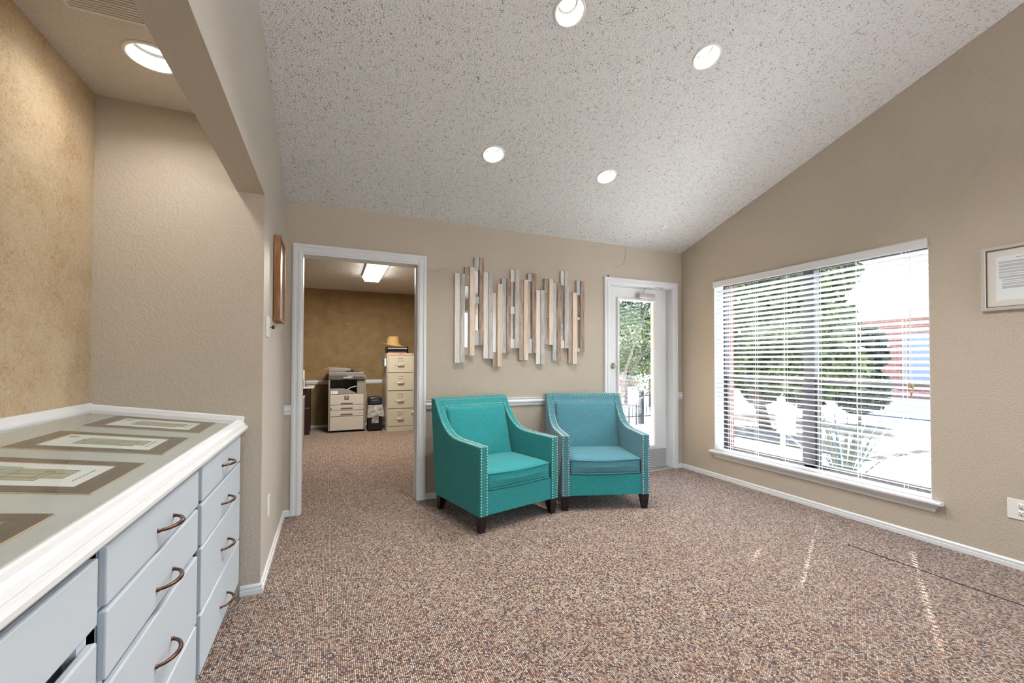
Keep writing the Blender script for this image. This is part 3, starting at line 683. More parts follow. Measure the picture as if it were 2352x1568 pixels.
va.box(-0.04, 0.0, WY0 + 0.002, WY0 + 0.008, 1.964, 2.027).box(-0.04, 0.0, WY1 - 0.008, WY1 - 0.002, 1.964, 2.027).build('valance', M['trim'], bl)
for c in LAD:
    MB().tube([(-0.0275, c - 0.004, 0.30), (-0.0275, c - 0.004, 1.985)], 0.0009, 5).tube([(0.0275, c - 0.004, 0.30), (0.0275, c - 0.004, 1.985)], 0.0009, 5).tube([(0.029, c + 0.02, 0.30), (0.029, c + 0.02, 1.985)], 0.0016, 5).build('ladder_cord', M['cord'], bl)
for (y, z) in ((1.618, 1.05), (1.606, 1.045), (1.626, 1.052), (1.614, 0.99)):
    c_ = MB().tube([(-0.034, 1.616, 1.985), (-0.036, 1.616, 1.6), (-0.038, y, z)], 0.0011, 5).build('pull_cord', M['cord'], bl)
    MB().lathe([(0.0, 0.034), (0.004, 0.034), (0.007, 0.026), (0.0055, 0.015), (0.008, 0.004), (0.006, 0), (0, 0)], 12, (-0.038, y, z - 0.034)).build('tassel', M['tassel'], c_)

# ------------------------------------------------------------------ recessed lights
def can_light(name, label, loc, tilt_x, R=0.085, depth=0.075, power=20, r_in=None, group='recessed ceiling lights', lens_r=0.043):
    t = thing(name, label, 'ceiling light', loc, 0, group)
    t.rotation_euler = (tilt_x, 0, 0)
    ri = r_in or R * 0.82
    MB().lathe([(ri, 0.0), (ri + 0.001, -0.005), (ri + 0.004, -0.007), (R - 0.004, -0.006), (R, -0.003), (R, 0.001)], 40).build('trim_ring', M['plastic'], t)
    MB().lathe([(ri, -0.004), (ri - 0.003, depth * 0.62), (ri - 0.006, depth * 0.66)], 40).build('baffle', M['plastic'], t)
    MB().lathe([(ri - 0.006, depth * 0.66), (lens_r + 0.004, depth), (lens_r + 0.003, depth + 0.004)], 40).build('collar', M['collar'], t)
    MB().lathe([(lens_r + 0.003, depth + 0.004), (lens_r + 0.001, depth * 0.80), (lens_r * 0.9, depth * 0.76), (lens_r * 0.5, depth * 0.72), (0.0, depth * 0.71)], 32).build('lens', M['lens'], t)
    ld = bpy.data.lights.new('lamp', 'AREA'); ld.shape = 'DISK'; ld.size = lens_r * 2 * 0.96; ld.energy = power; ld.color = LAMP
    lo = bpy.data.objects.new('lamp', ld); COL.objects.link(lo); lo.parent = t; lo.location = (0, 0, depth * 0.70 - 0.002)
    return t
LAMP = (1.0, 0.975, 0.94)
AX = math.atan(SL)
PW = 17
LBL = ['recessed can light left of centre nearest the back wall', 'recessed can light right of centre nearest the back wall',
       'recessed can light cut off by the top of the photo', 'recessed can light on the right in the upper ceiling row']
for (x, y), lb in zip(CANS, LBL):
    can_light('recessed_light', lb, (x, y, zc(y)), -AX, power=PW)
for i, (x, y) in enumerate(CANS_FILL):
    can_light('recessed_light', 'added unseen fill can light in the ceiling %s' % ['above the camera on the left', 'above the camera on the right', 'behind the camera on the left', 'behind the camera on the right'][i], (x, y, zc(y)), -AX, power=PW * 0.32)
tl = can_light('recessed_light', 'flush recessed light in the low alcove ceiling above the counter', (-0.672, 2.137, ZA), 0, R=0.098, depth=0.070, power=3.4, r_in=0.082, lens_r=0.068)
tag(MB().lathe([(0, -0.012), (0.018, -0.011), (0.022, -0.004), (0.024, 0.0)], 20).build('sprinkler_cap', M['plastic'], None, (3.076, 3.318, zc(3.318))), 'small round white cap on the sloping ceiling above the glass door', 'ceiling cap').rotation_euler = (-AX, 0, 0)
# ribbed vent cover in the alcove ceiling
v = thing('vent_cover', 'ribbed almond vent cover in the alcove ceiling', 'vent', (-0.72, 1.78, ZA))
MB().box(-0.13, 0.13, -0.16, 0.16, -0.008, -0.001).build('plate', M['cream_mat'], v, bevel=0.003)
mb = MB()
for k in range(22): mb.box(-0.115, 0.115, -0.142 + k * 0.0132, -0.142 + k * 0.0132 + 0.007, -0.0125, -0.008)
mb.build('louvres', M['cream_mat'], v)

# ------------------------------------------------------------------ drawer cabinets and display counter
XF = -0.415; XC = XF - 0.018
def handle_mb(y, z, w=0.124):
    pts = []
    for k in range(13):
        a = k / 12; pts.append((XF + 0.003 + 0.033 * math.sin(PI * a) ** 0.6, y - w / 2 + w * a, z))
    rs = [0.0042 + 0.0016 * math.sin(PI * k / 12) for k in range(13)]
    mb = MB().tube(pts, rs, 8)
    for q in (y - w / 2, y + w / 2): mb.lathe([(0.0, 0.006), (0.005, 0.006), (0.006, 0.0)], 12, (XF, q, z), 'x')
    return mb
DRW = {'far': [(0.690, 0.820), (0.533, 0.678), (0.300, 0.522), (0.078, 0.288)],
       'mid': [(0.690, 0.812), (0.540, 0.680), (0.290, 0.520), (0.078, 0.282)],
       'near': [(0.672, 0.804), (0.448, 0.640), (0.250, 0.436), (0.078, 0.242)]}
def bank(label, y0, y1, rows, hz):
    t = thing('drawer_cabinet', label, 'drawer cabinet', (-0.72, (y0 + y1) / 2, 0), 0, 'white drawer banks under the counter')
    inv = Matrix.Translation((0.72, -(y0 + y1) / 2, 0))
    a, b = y0 - 0.018, y1 + 0.018
    # face frame and case
    mb = MB().box(XA + 0.002, XC, a, a + 0.016, 0.07, 0.822).box(XA + 0.002, XC, b - 0.016, b, 0.07, 0.822).box(XA + 0.002, XC, a, b, 0.07, 0.086)
    mb.box(XC - 0.02, XC, a, a + 0.052, 0.07, 0.822).box(XC - 0.02, XC, b - 0.052, b, 0.07, 0.822)
    mb.box(XC - 0.02, XC, a, b, 0.814, 0.824)
    mb.box(XA + 0.04, XC - 0.05, a + 0.002, b - 0.002, 0.0, 0.07)
    mb.xf(inv).build('carcass', M['cabinet'], t)
    MB().box(XA + 0.004, XA + 0.012, a + 0.016, b - 0.016, 0.086, 0.82).xf(inv).build('back_panel', M['cabinet_dark'], t)
    for (za, zb), h in zip(rows, hz):
        dr = MB().box(XC + 0.0015, XF, y0, y1, za, zb).xf(inv).build('drawer', M['cabinet'], t, bevel=0.004)
        MB().box(XA + 0.06, XC + 0.002, y0 + 0.05, y1 - 0.05, za + 0.02, zb - 0.035).xf(inv).build('drawer_box', M['cabinet'], dr)
        handle_mb((y0 + y1) / 2 + 0.01, h).xf(inv).build('handle', M['bronze'], dr)
    return t
bank('white drawer bank at the end wall with four bronze pulls', 1.832, 2.522, DRW['far'], [0.751, 0.591, 0.400, 0.162])
bank('middle white drawer bank with three bronze pulls in view', 1.128, 1.780, DRW['mid'], [0.742, 0.588, 0.388, 0.17])
bank('white drawer bank at the lower left corner of the photo', 0.300, 1.092, DRW['near'], [0.742, 0.53, 0.34, 0.16])
bank('white drawer bank nearest the camera, out at the left', -0.29, 0.262, DRW['mid'], [0.742, 0.588, 0.388, 0.17])
CY0, CY1 = -0.33, 2.541                          # counter ends
KS = -0.1417; X0 = -1.01; Z0 = 0.966             # tilted top
def zt_(x): return Z0 + KS * (x - X0)
ct = thing('display_countertop', 'glass covered grey green display counter with white moulded edge', 'countertop', (-0.7, 1.1, 0.9))
inv = Matrix.Translation((0.7, -1.1, -0.9))
xf_ = -0.405
MB().prism([(XA + 0.001, zt_(XA) - 0.004), (XA + 0.001, zt_(XA) - 0.03), (xf_, zt_(xf_) - 0.03), (xf_, zt_(xf_) - 0.004)], 'y', CY0, CY1).xf(inv).build('board', M['counter'], ct)
MB().prism([(XA + 0.012, zt_(XA + 0.012) + 0.003), (XA + 0.012, zt_(XA + 0.012) + 0.007), (-0.428, zt_(-0.428) + 0.007), (-0.428, zt_(-0.428) + 0.003)], 'y', CY0 + 0.01, CY1 - 0.012).xf(inv).build('glass_top', M['counter_glass'], ct)
e = zt_(-0.43)
MB().prism([(-0.434, e + 0.004), (-0.431, e + 0.011), (-0.424, e + 0.012), (-0.421, e + 0.007), (-0.411, e + 0.002), (-0.402, e - 0.006), (-0.396, e - 0.016), (-0.397, e - 0.020), (-0.391, e - 0.022), (-0.386, e - 0.029), (-0.386, e - 0.038), (-0.391, e - 0.044), (-0.398, e - 0.045), (-0.400, e - 0.053), (-0.408, e - 0.0575), (-0.434, e - 0.0575)], 'y', CY0 - 0.01, CY1).xf(inv).build('front_moulding', M['trim'], ct)
w_ = zt_(XA)
MB().prism([(XA + 0.001, w_ - 0.01), (XA + 0.001, w_ + 0.030), (XA + 0.006, w_ + 0.032), (XA + 0.012, w_ + 0.026), (XA + 0.018, w_ + 0.010), (XA + 0.030, w_ + 0.004), (XA + 0.030, w_ - 0.006)], 'y', CY0, CY1).xf(inv).build('wall_moulding', M['trim'], ct)
mb = MB(); prf = [(0, -0.01), (0, 0.026), (-0.006, 0.028), (-0.012, 0.022), (-0.018, 0.010), (-0.028, 0.005), (-0.028, -0.006)]
vs = []
for x in (XA + 0.004, -0.402):
    for dy, h in prf: vs.append((x, 2.541 + dy, zt_(x) + h))
n_ = len(prf)
mb.add(vs, [tuple(range(n_))[::-1], tuple(range(n_, 2 * n_))] + [(i, (i + 1) % n_, n_ + (i + 1) % n_, n_ + i) for i in range(n_)])
mb.xf(inv).build('end_moulding', M['trim'], ct)

# matted floor plans lying under the glass (tilted with the top)
ang = math.atan(-KS)
def plan(label, yc, dx=0, skew=0.0, kind=0):
    t = thing('floor_plan', label, 'floor plan print', (-0.682 + dx, yc, zt_(-0.682 + dx) - 0.0035), 0, 'matted floor plans under the counter glass')
    t.rotation_euler = (0, ang, skew)
    W, H = 0.185, 0.155
    MB().sweep([(0, 0), (0, 0.0022), (0.0008, 0.0026), (0.047, 0.0026), (0.047, 0)], [(-W, -H), (W, -H), (W, H), (-W, H)], lambda u, w, h: (u, w, h), True).build('mat', M['mat_board'], t)
    MB().sweep([(0.045, 0), (0.045, 0.0027), (0.050, 0.0008), (0.050, 0)], [(-W, -H), (W, -H), (W, H), (-W, H)], lambda u, w, h: (u, w, h), True).sweep([(-0.0035, 0), (-0.0035, 0.0006), (0.001, 0.0018), (0.001, 0)], [(-W, -H), (W, -H), (W, H), (-W, H)], lambda u, w, h: (u, w, h), True).build('mat_bevel', M['mat_core'], t)
    sh = MB().box(-W + 0.03, W - 0.03, -H + 0.03, H - 0.03, 0.0002, 0.0007).build('sheet', M['paper'], t)
    # coloured apartment plan with room walls, compass sketch and a line of title script
    if kind == 0: rooms = [(-0.075, 0.075, -0.05, 0.03), (-0.06, 0.10, -0.03, 0.05)]; gr = (-0.07, -0.02, 0.01, 0.06)
    else: rooms = [(-0.09, 0.045, -0.06, 0.03), (-0.06, 0.085, -0.035, 0.05)]; gr = (-0.085, -0.03, 0.02, 0.066)
    mb = MB()
    for i, (a, b, c, e_) in enumerate(rooms): mb.box(a, b, c, e_, 0.0007, 0.0009 + 0.0001 * i)
    mb.build('plan_drawing', M['plan_beige'], sh)
    MB().box(*gr, 0.0007, 0.00115).build('patio_drawing', M['plan_green'], sh)
    mb = MB(); z1 = 0.00125
    for (a, b, c, e_) in rooms:
        for q in ((a, b, c, c + 0.0016), (a, b, e_ - 0.0016, e_), (a, a + 0.0016, c, e_), (b - 0.0016, b, c, e_)): mb.box(*q, 0.001, z1)
    for q in ((-0.02, -0.0185, -0.045, 0.03), (0.03, 0.0315, -0.045, 0.045), (-0.07, 0.03, 0.0, 0.0015), (0.03, 0.075, 0.012, 0.0135)): mb.box(*q, 0.001, z1)
    mb.build('plan_lines', M['ink'], sh)
    mb = MB(); yy = -0.055
    while yy < 0.05:                                # script-like title along the right hand side
        ln = random.uniform(0.006, 0.014); mb.tube([(0.112 + 0.0018 * math.sin(k * 2.1 + yy * 900), yy + ln * k / 6, 0.0011) for k in range(7)], 0.0005, 4); yy += ln + 0.004
    mb.build('title_script', M['ink_soft'], sh)
    mb = MB()
    for k in range(5):
        a = k * 1.25; mb.tube([(-0.112, 0.062, 0.0011), (-0.112 + 0.012 * math.cos(a), 0.062 + 0.010 * math.sin(a), 0.0011)], 0.0005, 4)
    mb.tube([(-0.112 + 0.014 * math.cos(a / 3), 0.062 + 0.012 * math.sin(a / 3), 0.0011) for a in range(16)], 0.0005, 4)
    mb.build('emblem_sketch', M['ink_soft'], sh)
    return t
plan('matted floor plan under the glass nearest the end wall', 2.288, -0.004, 0.02, 0)
plan('second matted floor plan from the end wall under the glass', 1.848, 0, 0.03, 0)
plan('third matted floor plan from the end wall under the glass', 1.411, 0.003, 0.0, 1)
plan('matted floor plan cut off at the left edge of the photo', 0.962, 0.005, 0.0, 1)
plan('matted floor plan under the glass out beyond the left edge', 0.515, 0.0, 0.0, 0)

# ------------------------------------------------------------------ armchairs
SIDE = [(-0.035, 0.118), (-0.035, 0.600), (0.12, 0.603), (0.27, 0.606), (0.35, 0.614), (0.42, 0.634), (0.475, 0.664), (0.525, 0.705), (0.575, 0.765), (0.62, 0.83), (0.652, 0.885), (0.716, 0.888), (0.636, 0.118)]
def armchair(label, loc, rz, fab):
    t = thing('armchair', label, 'armchair', loc, rz, 'teal armchairs against the back wall')
    F = M[fab]
    for s in (-1, 1):
        x0, x1 = sorted((s * 0.298, s * 0.365))
        MB().prism(SIDE, 'x', x0, x1).build('arm_panel', F, t, bevel=0.008, seg=3)
    MB().prism([(0.652, 0.885), (0.60, 0.80), (0.535, 0.60), (0.50, 0.40), (0.50, 0.118), (0.636, 0.118), (0.716, 0.888)], 'x', -0.300, 0.300).build('backrest', F, t, bevel=0.006, seg=2)
    MB().box(-0.299, 0.299, -0.026, 0.02, 0.120, 0.283).box(-0.299, 0.299, 0.02, 0.51, 0.16, 0.283).build('front_rail', M['teal'], t, bevel=0.005)  # rail stays plain teal on both chairs, without the painted window wash
    def fn(u, v, w, p):                              # leaning, softly tufted pad
        lean = (p.z - 0.40) * 0.30
        crown = 0.020 * (1 - u * u) * (1 - w * w)
        pucker = 0.0
        for (cx, cz) in ((-0.35, 0.1), (0.35, 0.1), (0.0, 0.1)):
            dd = ((u - cx) / 0.18) ** 2 + ((w - cz) / 0.22) ** 2; pucker += 0.012 * math.exp(-dd)
        wr = 0.0022 * math.sin(u * 17 + w * 3) * (1 - w * w)
        return p + Vector((0, lean - (crown - pucker + wr if v < 0 else 0), 0))
    MB().soft(-0.289, 0.289, 0.452, 0.53, 0.36, 0.814, 0.028, 10, fn).build('back_cushion', F, t)
    def fs(u, v, w, p):
        c = 0.034 * (1 - u * u) * (1 - v * v) if w > 0 else 0
        sag = -0.006 * math.cos(u * 2.4) * (1 if v < -0.5 else 0.4) if w > 0 else 0
        f = -0.012 * (1 - u * u) * (1 - abs(w)) if v < 0 else 0
        wr = 0.0015 * math.sin(u * 26 + w) if v < -0.9 else 0
        return p + Vector((0, f + wr, c + sag))
    sc = MB().soft(-0.293, 0.293, -0.022, 0.50, 0.287, 0.410, 0.022, 10, fs).build('seat_cushion', F, t)
    for z in (0.401, 0.294):
        mb = MB()
        ring = [(-0.290, 0.45), (-0.292, -0.006), (-0.282, -0.021)] + [(-0.282 + 0.564 * k / 12, -0.021 - (0.0085 if z > 0.35 else 0.009) * (1 - (k / 6 - 1) ** 2)) for k in range(1, 12)] + [(0.282, -0.021), (0.292, -0.006), (0.290, 0.45)]
        mb.tube([(x, y, z - (0.004 * math.cos((x / 0.293) * 2.4) if z > 0.35 else 0)) for x, y in ring], 0.0042, 6); mb.build('piping', F, sc)
    for (x, y, dx, dy) in ((-0.326, 0.004, -0.004, 0), (0.326, 0.004, 0.004, 0), (-0.326, 0.585, 0, 0.03), (0.326, 0.585, 0, 0.03)):
        MB().tbox((x, y), 0.070, 0.070, 0.0, 0.122, 0.58, dx, dy).build('leg', M['dark_wood'], t, bevel=0.003)
    # nailhead rows along both edges of the arm and back facing
    def row(xo, ztop, name):
        path = []
        def curve():
            pts = [Vector((-0.035, 0.130))] + [Vector(p) for p in SIDE[1:11]]
            out = []; step = 0.0196; acc = 0
            for a, b in zip(pts, pts[1:]):
                L = (b - a).length; d = (b - a) / L; s = acc
                nrm = Vector((-d.y, d.x))
                while s < L:
                    out.append((a + d * s, nrm)); s += step
                acc = s - L
            return out
        mb = MB()
        def nail(p, n):
            q = Vector((0, 0, 1)).rotation_difference(n)
            vs = []
            for r, h in ((0.0058, -0.001), (0.0050, 0.0028), (0.0025, 0.0047)):
                for k in range(7): vs.append(q @ Vector((r * math.cos(2 * PI * k / 7), r * math.sin(2 * PI * k / 7), h)) + p)
            vs.append(q @ Vector((0, 0, 0.0052)) + p)
            fs_ = [(i * 7 + k, i * 7 + (k + 1) % 7, (i + 1) * 7 + (k + 1) % 7, (i + 1) * 7 + k) for i in range(2) for k in range(7)] + [(14 + k, 14 + (k + 1) % 7, 21) for k in range(7)]
            mb.add(vs, fs_, True)
        for s in (-1, 1):
            for p, n in curve():
                if p.y > ztop: break
                nail(Vector((s * xo, p.x, p.y)), Vector((0, n.x, n.y)))
        yt = 0.652 - (0.885 - ztop) * 0.62
        nn = int(2 * xo / 0.0196)
        for k in range(1, nn):
            nail(Vector((-xo + 2 * xo * k / nn, yt, ztop)), Vector((0, -0.85, 0.5)))
        mb.build(name, M['nail'], t)
    row(0.3545, 0.872, 'nailhead_trim'); row(0.3070, 0.824, 'nailhead_trim')
    return t
tA, tB = math.radians(14), math.radians(-17.2)
armchair('green teal armchair with nailhead trim beside the office doorway', (1.284 + 0.012 * math.cos(tA), 2.896 + 0.012 * math.sin(tA), 0), tA, 'teal')
armchair('teal armchair with window light put into its bluish colour and nailhead trim in front of the glass door', (2.047 + 0.008 * math.cos(tB), 2.890 + 0.008 * math.sin(tB), 0), tB, 'teal_window_lit')

# ------------------------------------------------------------------ slatted wood wall mirror
ART = [(1.012, 1.180, 1.978), (1.060, 1.184, 1.978), (1.104, 0, 0), (1.149, 1.244, 2.042), (1.195, 0, 0), (1.240, 1.339, 2.137), (1.283, 1.218, 2.011), (1.329, 1.217, 2.013),
       (1.373, 0, 0), (1.417, 1.144, 1.911), (1.461, 1.270, 1.966), (1.507, 1.273, 1.968), (1.551, 0, 0), (1.592, 1.318, 2.063), (1.638, 1.205, 1.967), (1.686, 1.205, 1.971),
       (1.731, 0, 0), (1.774, 1.274, 2.038), (1.818, 1.168, 1.881), (1.866, 1.168, 1.884), (1.907, 0, 0), (1.956, 1.355, 2.003), (1.999, 1.203, 1.966), (2.045, 1.205, 1.971),
       (2.091, 0, 0), (2.131, 1.325, 2.092), (2.178, 1.170, 1.882), (2.221, 1.170, 1.884), (2.271, 0, 0), (2.312, 1.291, 2.007)]
AM = {0: 'white_wash', 1: 'grey_wood', 3: 'pine', 5: 'brown_wood', 6: 'white_wash', 7: 'grey_wood', 9: 'pine', 10: 'rough_grey', 11: 'brown_wood', 13: 'grey_wood', 14: 'rough_brown', 15: 'pine', 17: 'brown_wood', 18: 'white_wash', 19: 'grey_wood', 21: 'pine', 22: 'rough_grey', 23: 'brown_wood', 25: 'grey_wood', 26: 'rough_brown', 27: 'pine', 29: 'brown_wood'}
GAPS = {2: ('rough_brown', [(1.874, 2.040), (1.245, 1.321)]), 4: ('rough_grey', [(2.020, 2.135), (1.717, 1.781), (1.340, 1.475)]), 8: ('rough_brown', [(1.834, 1.908), (1.144, 1.280)]),
        12: ('white_wash', [(1.946, 2.060), (1.643, 1.707), (1.317, 1.403)]), 16: ('rough_grey', [(1.960, 2.035), (1.273, 1.411)]), 20: ('rough_brown', [(1.865, 2.001), (1.614, 1.670), (1.357, 1.417)]),
        24: ('white_wash', [(1.950, 2.090), (1.324, 1.402)]), 28: ('rough_grey', [(1.865, 2.008), (1.616, 1.640), (1.290, 1.331)])}
art = thing('slatted_mirror', 'wall mirror made of staggered reclaimed wood strips above the armchairs', 'wall mirror', (1.68, YB, 1.6))
inv = Matrix.Translation((-1.68, -YB, -1.6))
xs = [a[0] for a in ART] + [2.360]
for i, (x, zb_, zt) in enumerate(ART):
    x1 = xs[i + 1]
    if i in GAPS:
        mt, blks = GAPS[i]
        for a, b in blks: MB().box(x + 0.0005, x1 - 0.0005, YB - 0.026, YB - 0.002, a, b).xf(inv).build('wood_block', M[mt], art, bevel=0.0012, seg=1)
        MB().box(x, x1, YB - 0.012, YB - 0.006, blks[-1][0] + 0.02, blks[0][1] - 0.02).xf(inv).build('mirror_strip', M['mirror'], art)
    else:
        dp = 0.034 if i % 2 else 0.027
        if AM[i] in ('pine',): dp = 0.036
        MB().box(x + 0.0004, x1 - 0.0006, YB - dp, YB - 0.002, zb_, zt).xf(inv).build('wood_strip', M[AM[i]], art, bevel=0.0014, seg=1)

# ------------------------------------------------------------------ things on the left and right walls
pf = thing('shadow_box_frame', 'knotty cedar box frame with a pale print on the left wall', 'picture frame', (XL, 3.05, 1.69))
py0, py1, pz0, pz1 = 2.917, 3.205, 1.437, 1.955
inv = Matrix.Translation((-XL, -3.05, -1.69))
MB().sweep([(0, 0.004), (0.016, 0.004), (0.016, 0.040), (0, 0.040)], [(py0, pz0), (py1, pz0), (py1, pz1), (py0, pz1)], lambda u, ww, h: (XL + h, u, ww), True).xf(inv).build('frame', M['cedar'], pf, bevel=0.001)
MB().box(XL + 0.006, XL + 0.027, py0 + 0.01, py1 - 0.01, pz0 + 0.01, pz1 - 0.01).xf(inv).build('print', M['picture_print'], pf)
sw = thing('light_switch', 'white switch plate beside the cedar frame', 'light switch', (XL, 2.70, 1.38))
MB().box(0, 0.006, -0.058, 0.058, -0.057, 0.057).build('plate', M['plastic'], sw, bevel=0.002)
MB().box(0.006, 0.014, -0.034, -0.026, -0.012, 0.012).build('toggle', M['plastic'], sw, bevel=0.001)
kb = MB().tube([(0.006, 0.028, 0), (0.020, 0.028, 0)], 0.0025, 8).build('dimmer_stem', M['slot'], sw)
MB().box(0.018, 0.032, 0.018, 0.038, -0.009, 0.009).build('dimmer_knob', M['slot'], kb, bevel=0.002)
ol = thing('wall_outlet', 'white blank outlet plate low on the left wall', 'wall outlet', (XL, 2.80, 0.362))
MB().box(0, 0.006, -0.036, 0.036, -0.058, 0.058).build('plate', M['plastic'], ol, bevel=0.002)
MB().box(0.006, 0.008, -0.016, 0.016, 0.006, 0.036).box(0.006, 0.008, -0.016, 0.016, -0.036, -0.006).build('receptacle', M['plastic'], ol, bevel=0.0008)
o2 = thing('power_outlet', 'white duplex outlet low on the right wall', 'power outlet', (XR, 1.115, 0.343))
MB().box(-0.006, 0, -0.057, 0.057, -0.058, 0.058).build('plate', M['plastic'], o2, bevel=0.0025)
for z in (0.021, -0.020):
    rc = MB().lathe([(0.0, -0.0088), (0.0155, -0.0088), (0.0172, -0.006), (0.0172, 0.0)], 24, (0, 0, z), 'x').build('receptacle', M['plastic'], o2)
    MB().box(-0.0093, -0.008, 0.0045, 0.0072, z + 0.001, z + 0.009).box(-0.0093, -0.008, -0.0075, -0.0050, z + 0.001, z + 0.009).lathe([(0.0, -0.0093), (0.003, -0.0093), (0.003, -0.008)], 10, (0, 0, z - 0.007), 'x').build('slots', M['slot'], rc)
MB().lathe([(0.0, -0.0075), (0.003, -0.007), (0.0035, -0.006)], 10, (0, 0, 0.0005), 'x').build('plate_screw', M['steel'], o2)
dc = thing('framed_document', 'silver framed printed document on the right wall', 'framed document', (XR, 1.02, 1.695))
hw, hh = 0.243, 0.193
def rect(a, b): return [(-a, -b), (a, -b), (a, b), (-a, b)]
MB().sweep([(0, 0.002), (0, 0.016), (0.004, 0.020), (0.018, 0.020), (0.022, 0.016), (0.022, 0.002)], rect(hw, hh), lambda u, ww, h: (-h, u, ww), True).build('frame', M['silver_frame'], dc)
MB().sweep([(0.021, 0.006), (0.021, 0.0165), (0.0245, 0.0165), (0.026, 0.010), (0.026, 0.006)], rect(hw, hh), lambda u, ww, h: (-h, u, ww), True).build('inner_lip', M['copper_lip'], dc)
MB().sweep([(0.024, 0.007), (0.024, 0.0095), (0.060, 0.0095), (0.062, 0.0075), (0.062, 0.007)], rect(hw, hh), lambda u, ww, h: (-h, u, ww), True).build('mat', M['cream_mat'], dc)
pg = MB().box(-0.0078, -0.005, -hw + 0.05, hw - 0.05, -hh + 0.05, hh - 0.05).build('page', M['paper'], dc)
mb = MB(); z = 0.098
for k in range(10):
    hgt = [0.012, 0.018, 0.012, 0.012, 0.006, 0.014, 0.008, 0.005, 0.010, 0.016][k]
    ind = 0.012 if k >= 6 else 0
    mb.box(-0.0082, -0.0078, -0.168, 0.168 - ind, z - hgt, z); z -= hgt + 0.0055
mb.build('printed_paragraphs', M['page'], pg)
MB().box(-0.0082, -0.0078, -0.05, 0.10, 0.112, 0.1145).box(-0.0082, -0.0078, -0.02, 0.06, 0.1075, 0.1095).build('heading', M['ink_soft'], pg)
# a scrap caught on top of the door casing
tag(MB().prism([(0, 0), (0.022, 0), (0.018, 0.02), (0.012, 0.016)], 'y', -0.006, 0.002).build('tape_scrap', M['navy'], None, (2.655, YB - 0.004, 2.083)), 'small dark scrap stuck on top of the glass door casing', 'scrap')

# ------------------------------------------------------------------ the office beyond the doorway
fo_ = thing('fluorescent_light', 'bright fluorescent ceiling fixture in the office', 'ceiling light', (0.568, 6.18, ZR))
MB().box(-0.14, 0.14, -0.64, 0.64, -0.03, -0.001).build('housing', M['plastic'], fo_, bevel=0.004)
MB().prism([(-0.135, -0.03), (-0.10, -0.092), (0.10, -0.092), (0.135, -0.03)], 'y', -0.62, 0.62).build('diffuser', M['lens_office'], fo_)
ld = bpy.data.lights.new('tube_light', 'AREA'); ld.shape = 'RECTANGLE'; ld.size = 0.2; ld.size_y = 1.2; ld.energy = 40; ld.color = (1.0, 0.94, 0.84)
lo = bpy.data.objects.new('tube_light', ld); COL.objects.link(lo); lo.parent = fo_; lo.location = (0, 0, -0.10)

cp = thing('copier', 'grey office copier standing against the brown wall', 'copier', (0.265, 7.98, 0))
hw = 0.295; yf = -0.30
mb = MB().box(-hw, hw, yf + 0.02, 0.30, 0.03, 0.636).box(-hw, -hw + 0.028, yf, 0.30, 0.03, 0.88).box(hw - 0.028, hw, yf, 0.30, 0.03, 0.95)
mb.box(-hw, hw, 0.1, 0.30, 0.636, 0.95).box(-hw, hw, yf + 0.02, 0.30, 0.878, 0.950).box(hw - 0.14, hw, yf + 0.01, 0.1, 0.636, 0.9)
mb.build('body', M['copier_mid'], cp, bevel=0.006)
MB().box(-hw + 0.03, hw - 0.14, 0.05, 0.099, 0.64, 0.877).build('output_bay', M['black'], cp)
MB().prism([(-hw + 0.028, 0.64), (-hw + 0.028, 0.728), (-0.06, 0.730), (0.03, 0.705), (0.15, 0.645), (0.15, 0.64)], 'y', yf + 0.01, 0.06).build('output_tray', M['copier_mid'], cp, bevel=0.003)
MB().tube([(0.0, yf + 0.02, 0.712), (0.05, yf + 0.01, 0.748), (0.145, yf + 0.01, 0.770)], 0.006, 6).build('lever', M['plastic'], cp)
MB().prism([(-hw + 0.01, 0.892), (-hw + 0.01, 0.955), (0.0, 0.955), (0.0, 0.880)], 'y', yf + 0.005, yf + 0.05).build('scanner_front', M['copier_dark'], cp)
pn = MB().prism([(yf - 0.035, 0.893), (yf - 0.035, 0.905), (yf + 0.06, 0.950), (yf + 0.06, 0.893)], 'x', -0.078, hw - 0.012).build('control_panel', M['copier_dark'], cp, bevel=0.004)
MB().prism([(yf - 0.030, 0.9085), (yf - 0.030, 0.9100), (yf + 0.04, 0.9425), (yf + 0.04, 0.9410)], 'x', -0.06, 0.07).build('screen', M['screen'], pn)
mb = MB()
for i in range(5):
    for j in range(2): mb.box(0.10 + i * 0.032, 0.122 + i * 0.032, yf - 0.022 + j * 0.028, yf - 0.006 + j * 0.028, 0.912 + j * 0.0125, 0.9205 + j * 0.0125)
mb.build('buttons', M['black'], pn)
MB().box(-hw + 0.008, hw - 0.03, yf + 0.02, 0.30, 0.952, 0.972).box(-hw + 0.005, hw - 0.03, yf + 0.015, 0.30, 0.974, 1.010).build('scanner_lid', M['copier_mid'], cp, bevel=0.006)
MB().prism([(-hw + 0.005, 1.012), (-hw + 0.008, 1.078), (-0.02, 1.078), (0.07, 1.06), (0.05, 1.03), (-0.05, 1.012)], 'y', yf + 0.05, 0.25).build('document_feeder', M['copier_mid'], cp, bevel=0.008)
MB().prism([(-0.03, 1.040), (-0.02, 1.048), (0.215, 1.105), (0.222, 1.100), (0.215, 1.094), (0.02, 1.036)], 'y', yf + 0.06, 0.2).build('feeder_tray', M['copier_dark'], cp)
MB().box(0.02, 0.10, yf + 0.06, 0.2, 1.010, 1.040).build('feeder_roller', M['black'], cp)
def fpanel(za, zb): return MB().box(-hw + 0.03, hw - 0.035, yf - 0.004, yf + 0.02, za, zb)
fd = fpanel(0.462, 0.634).build('front_door', M['copier'], cp, bevel=0.004)
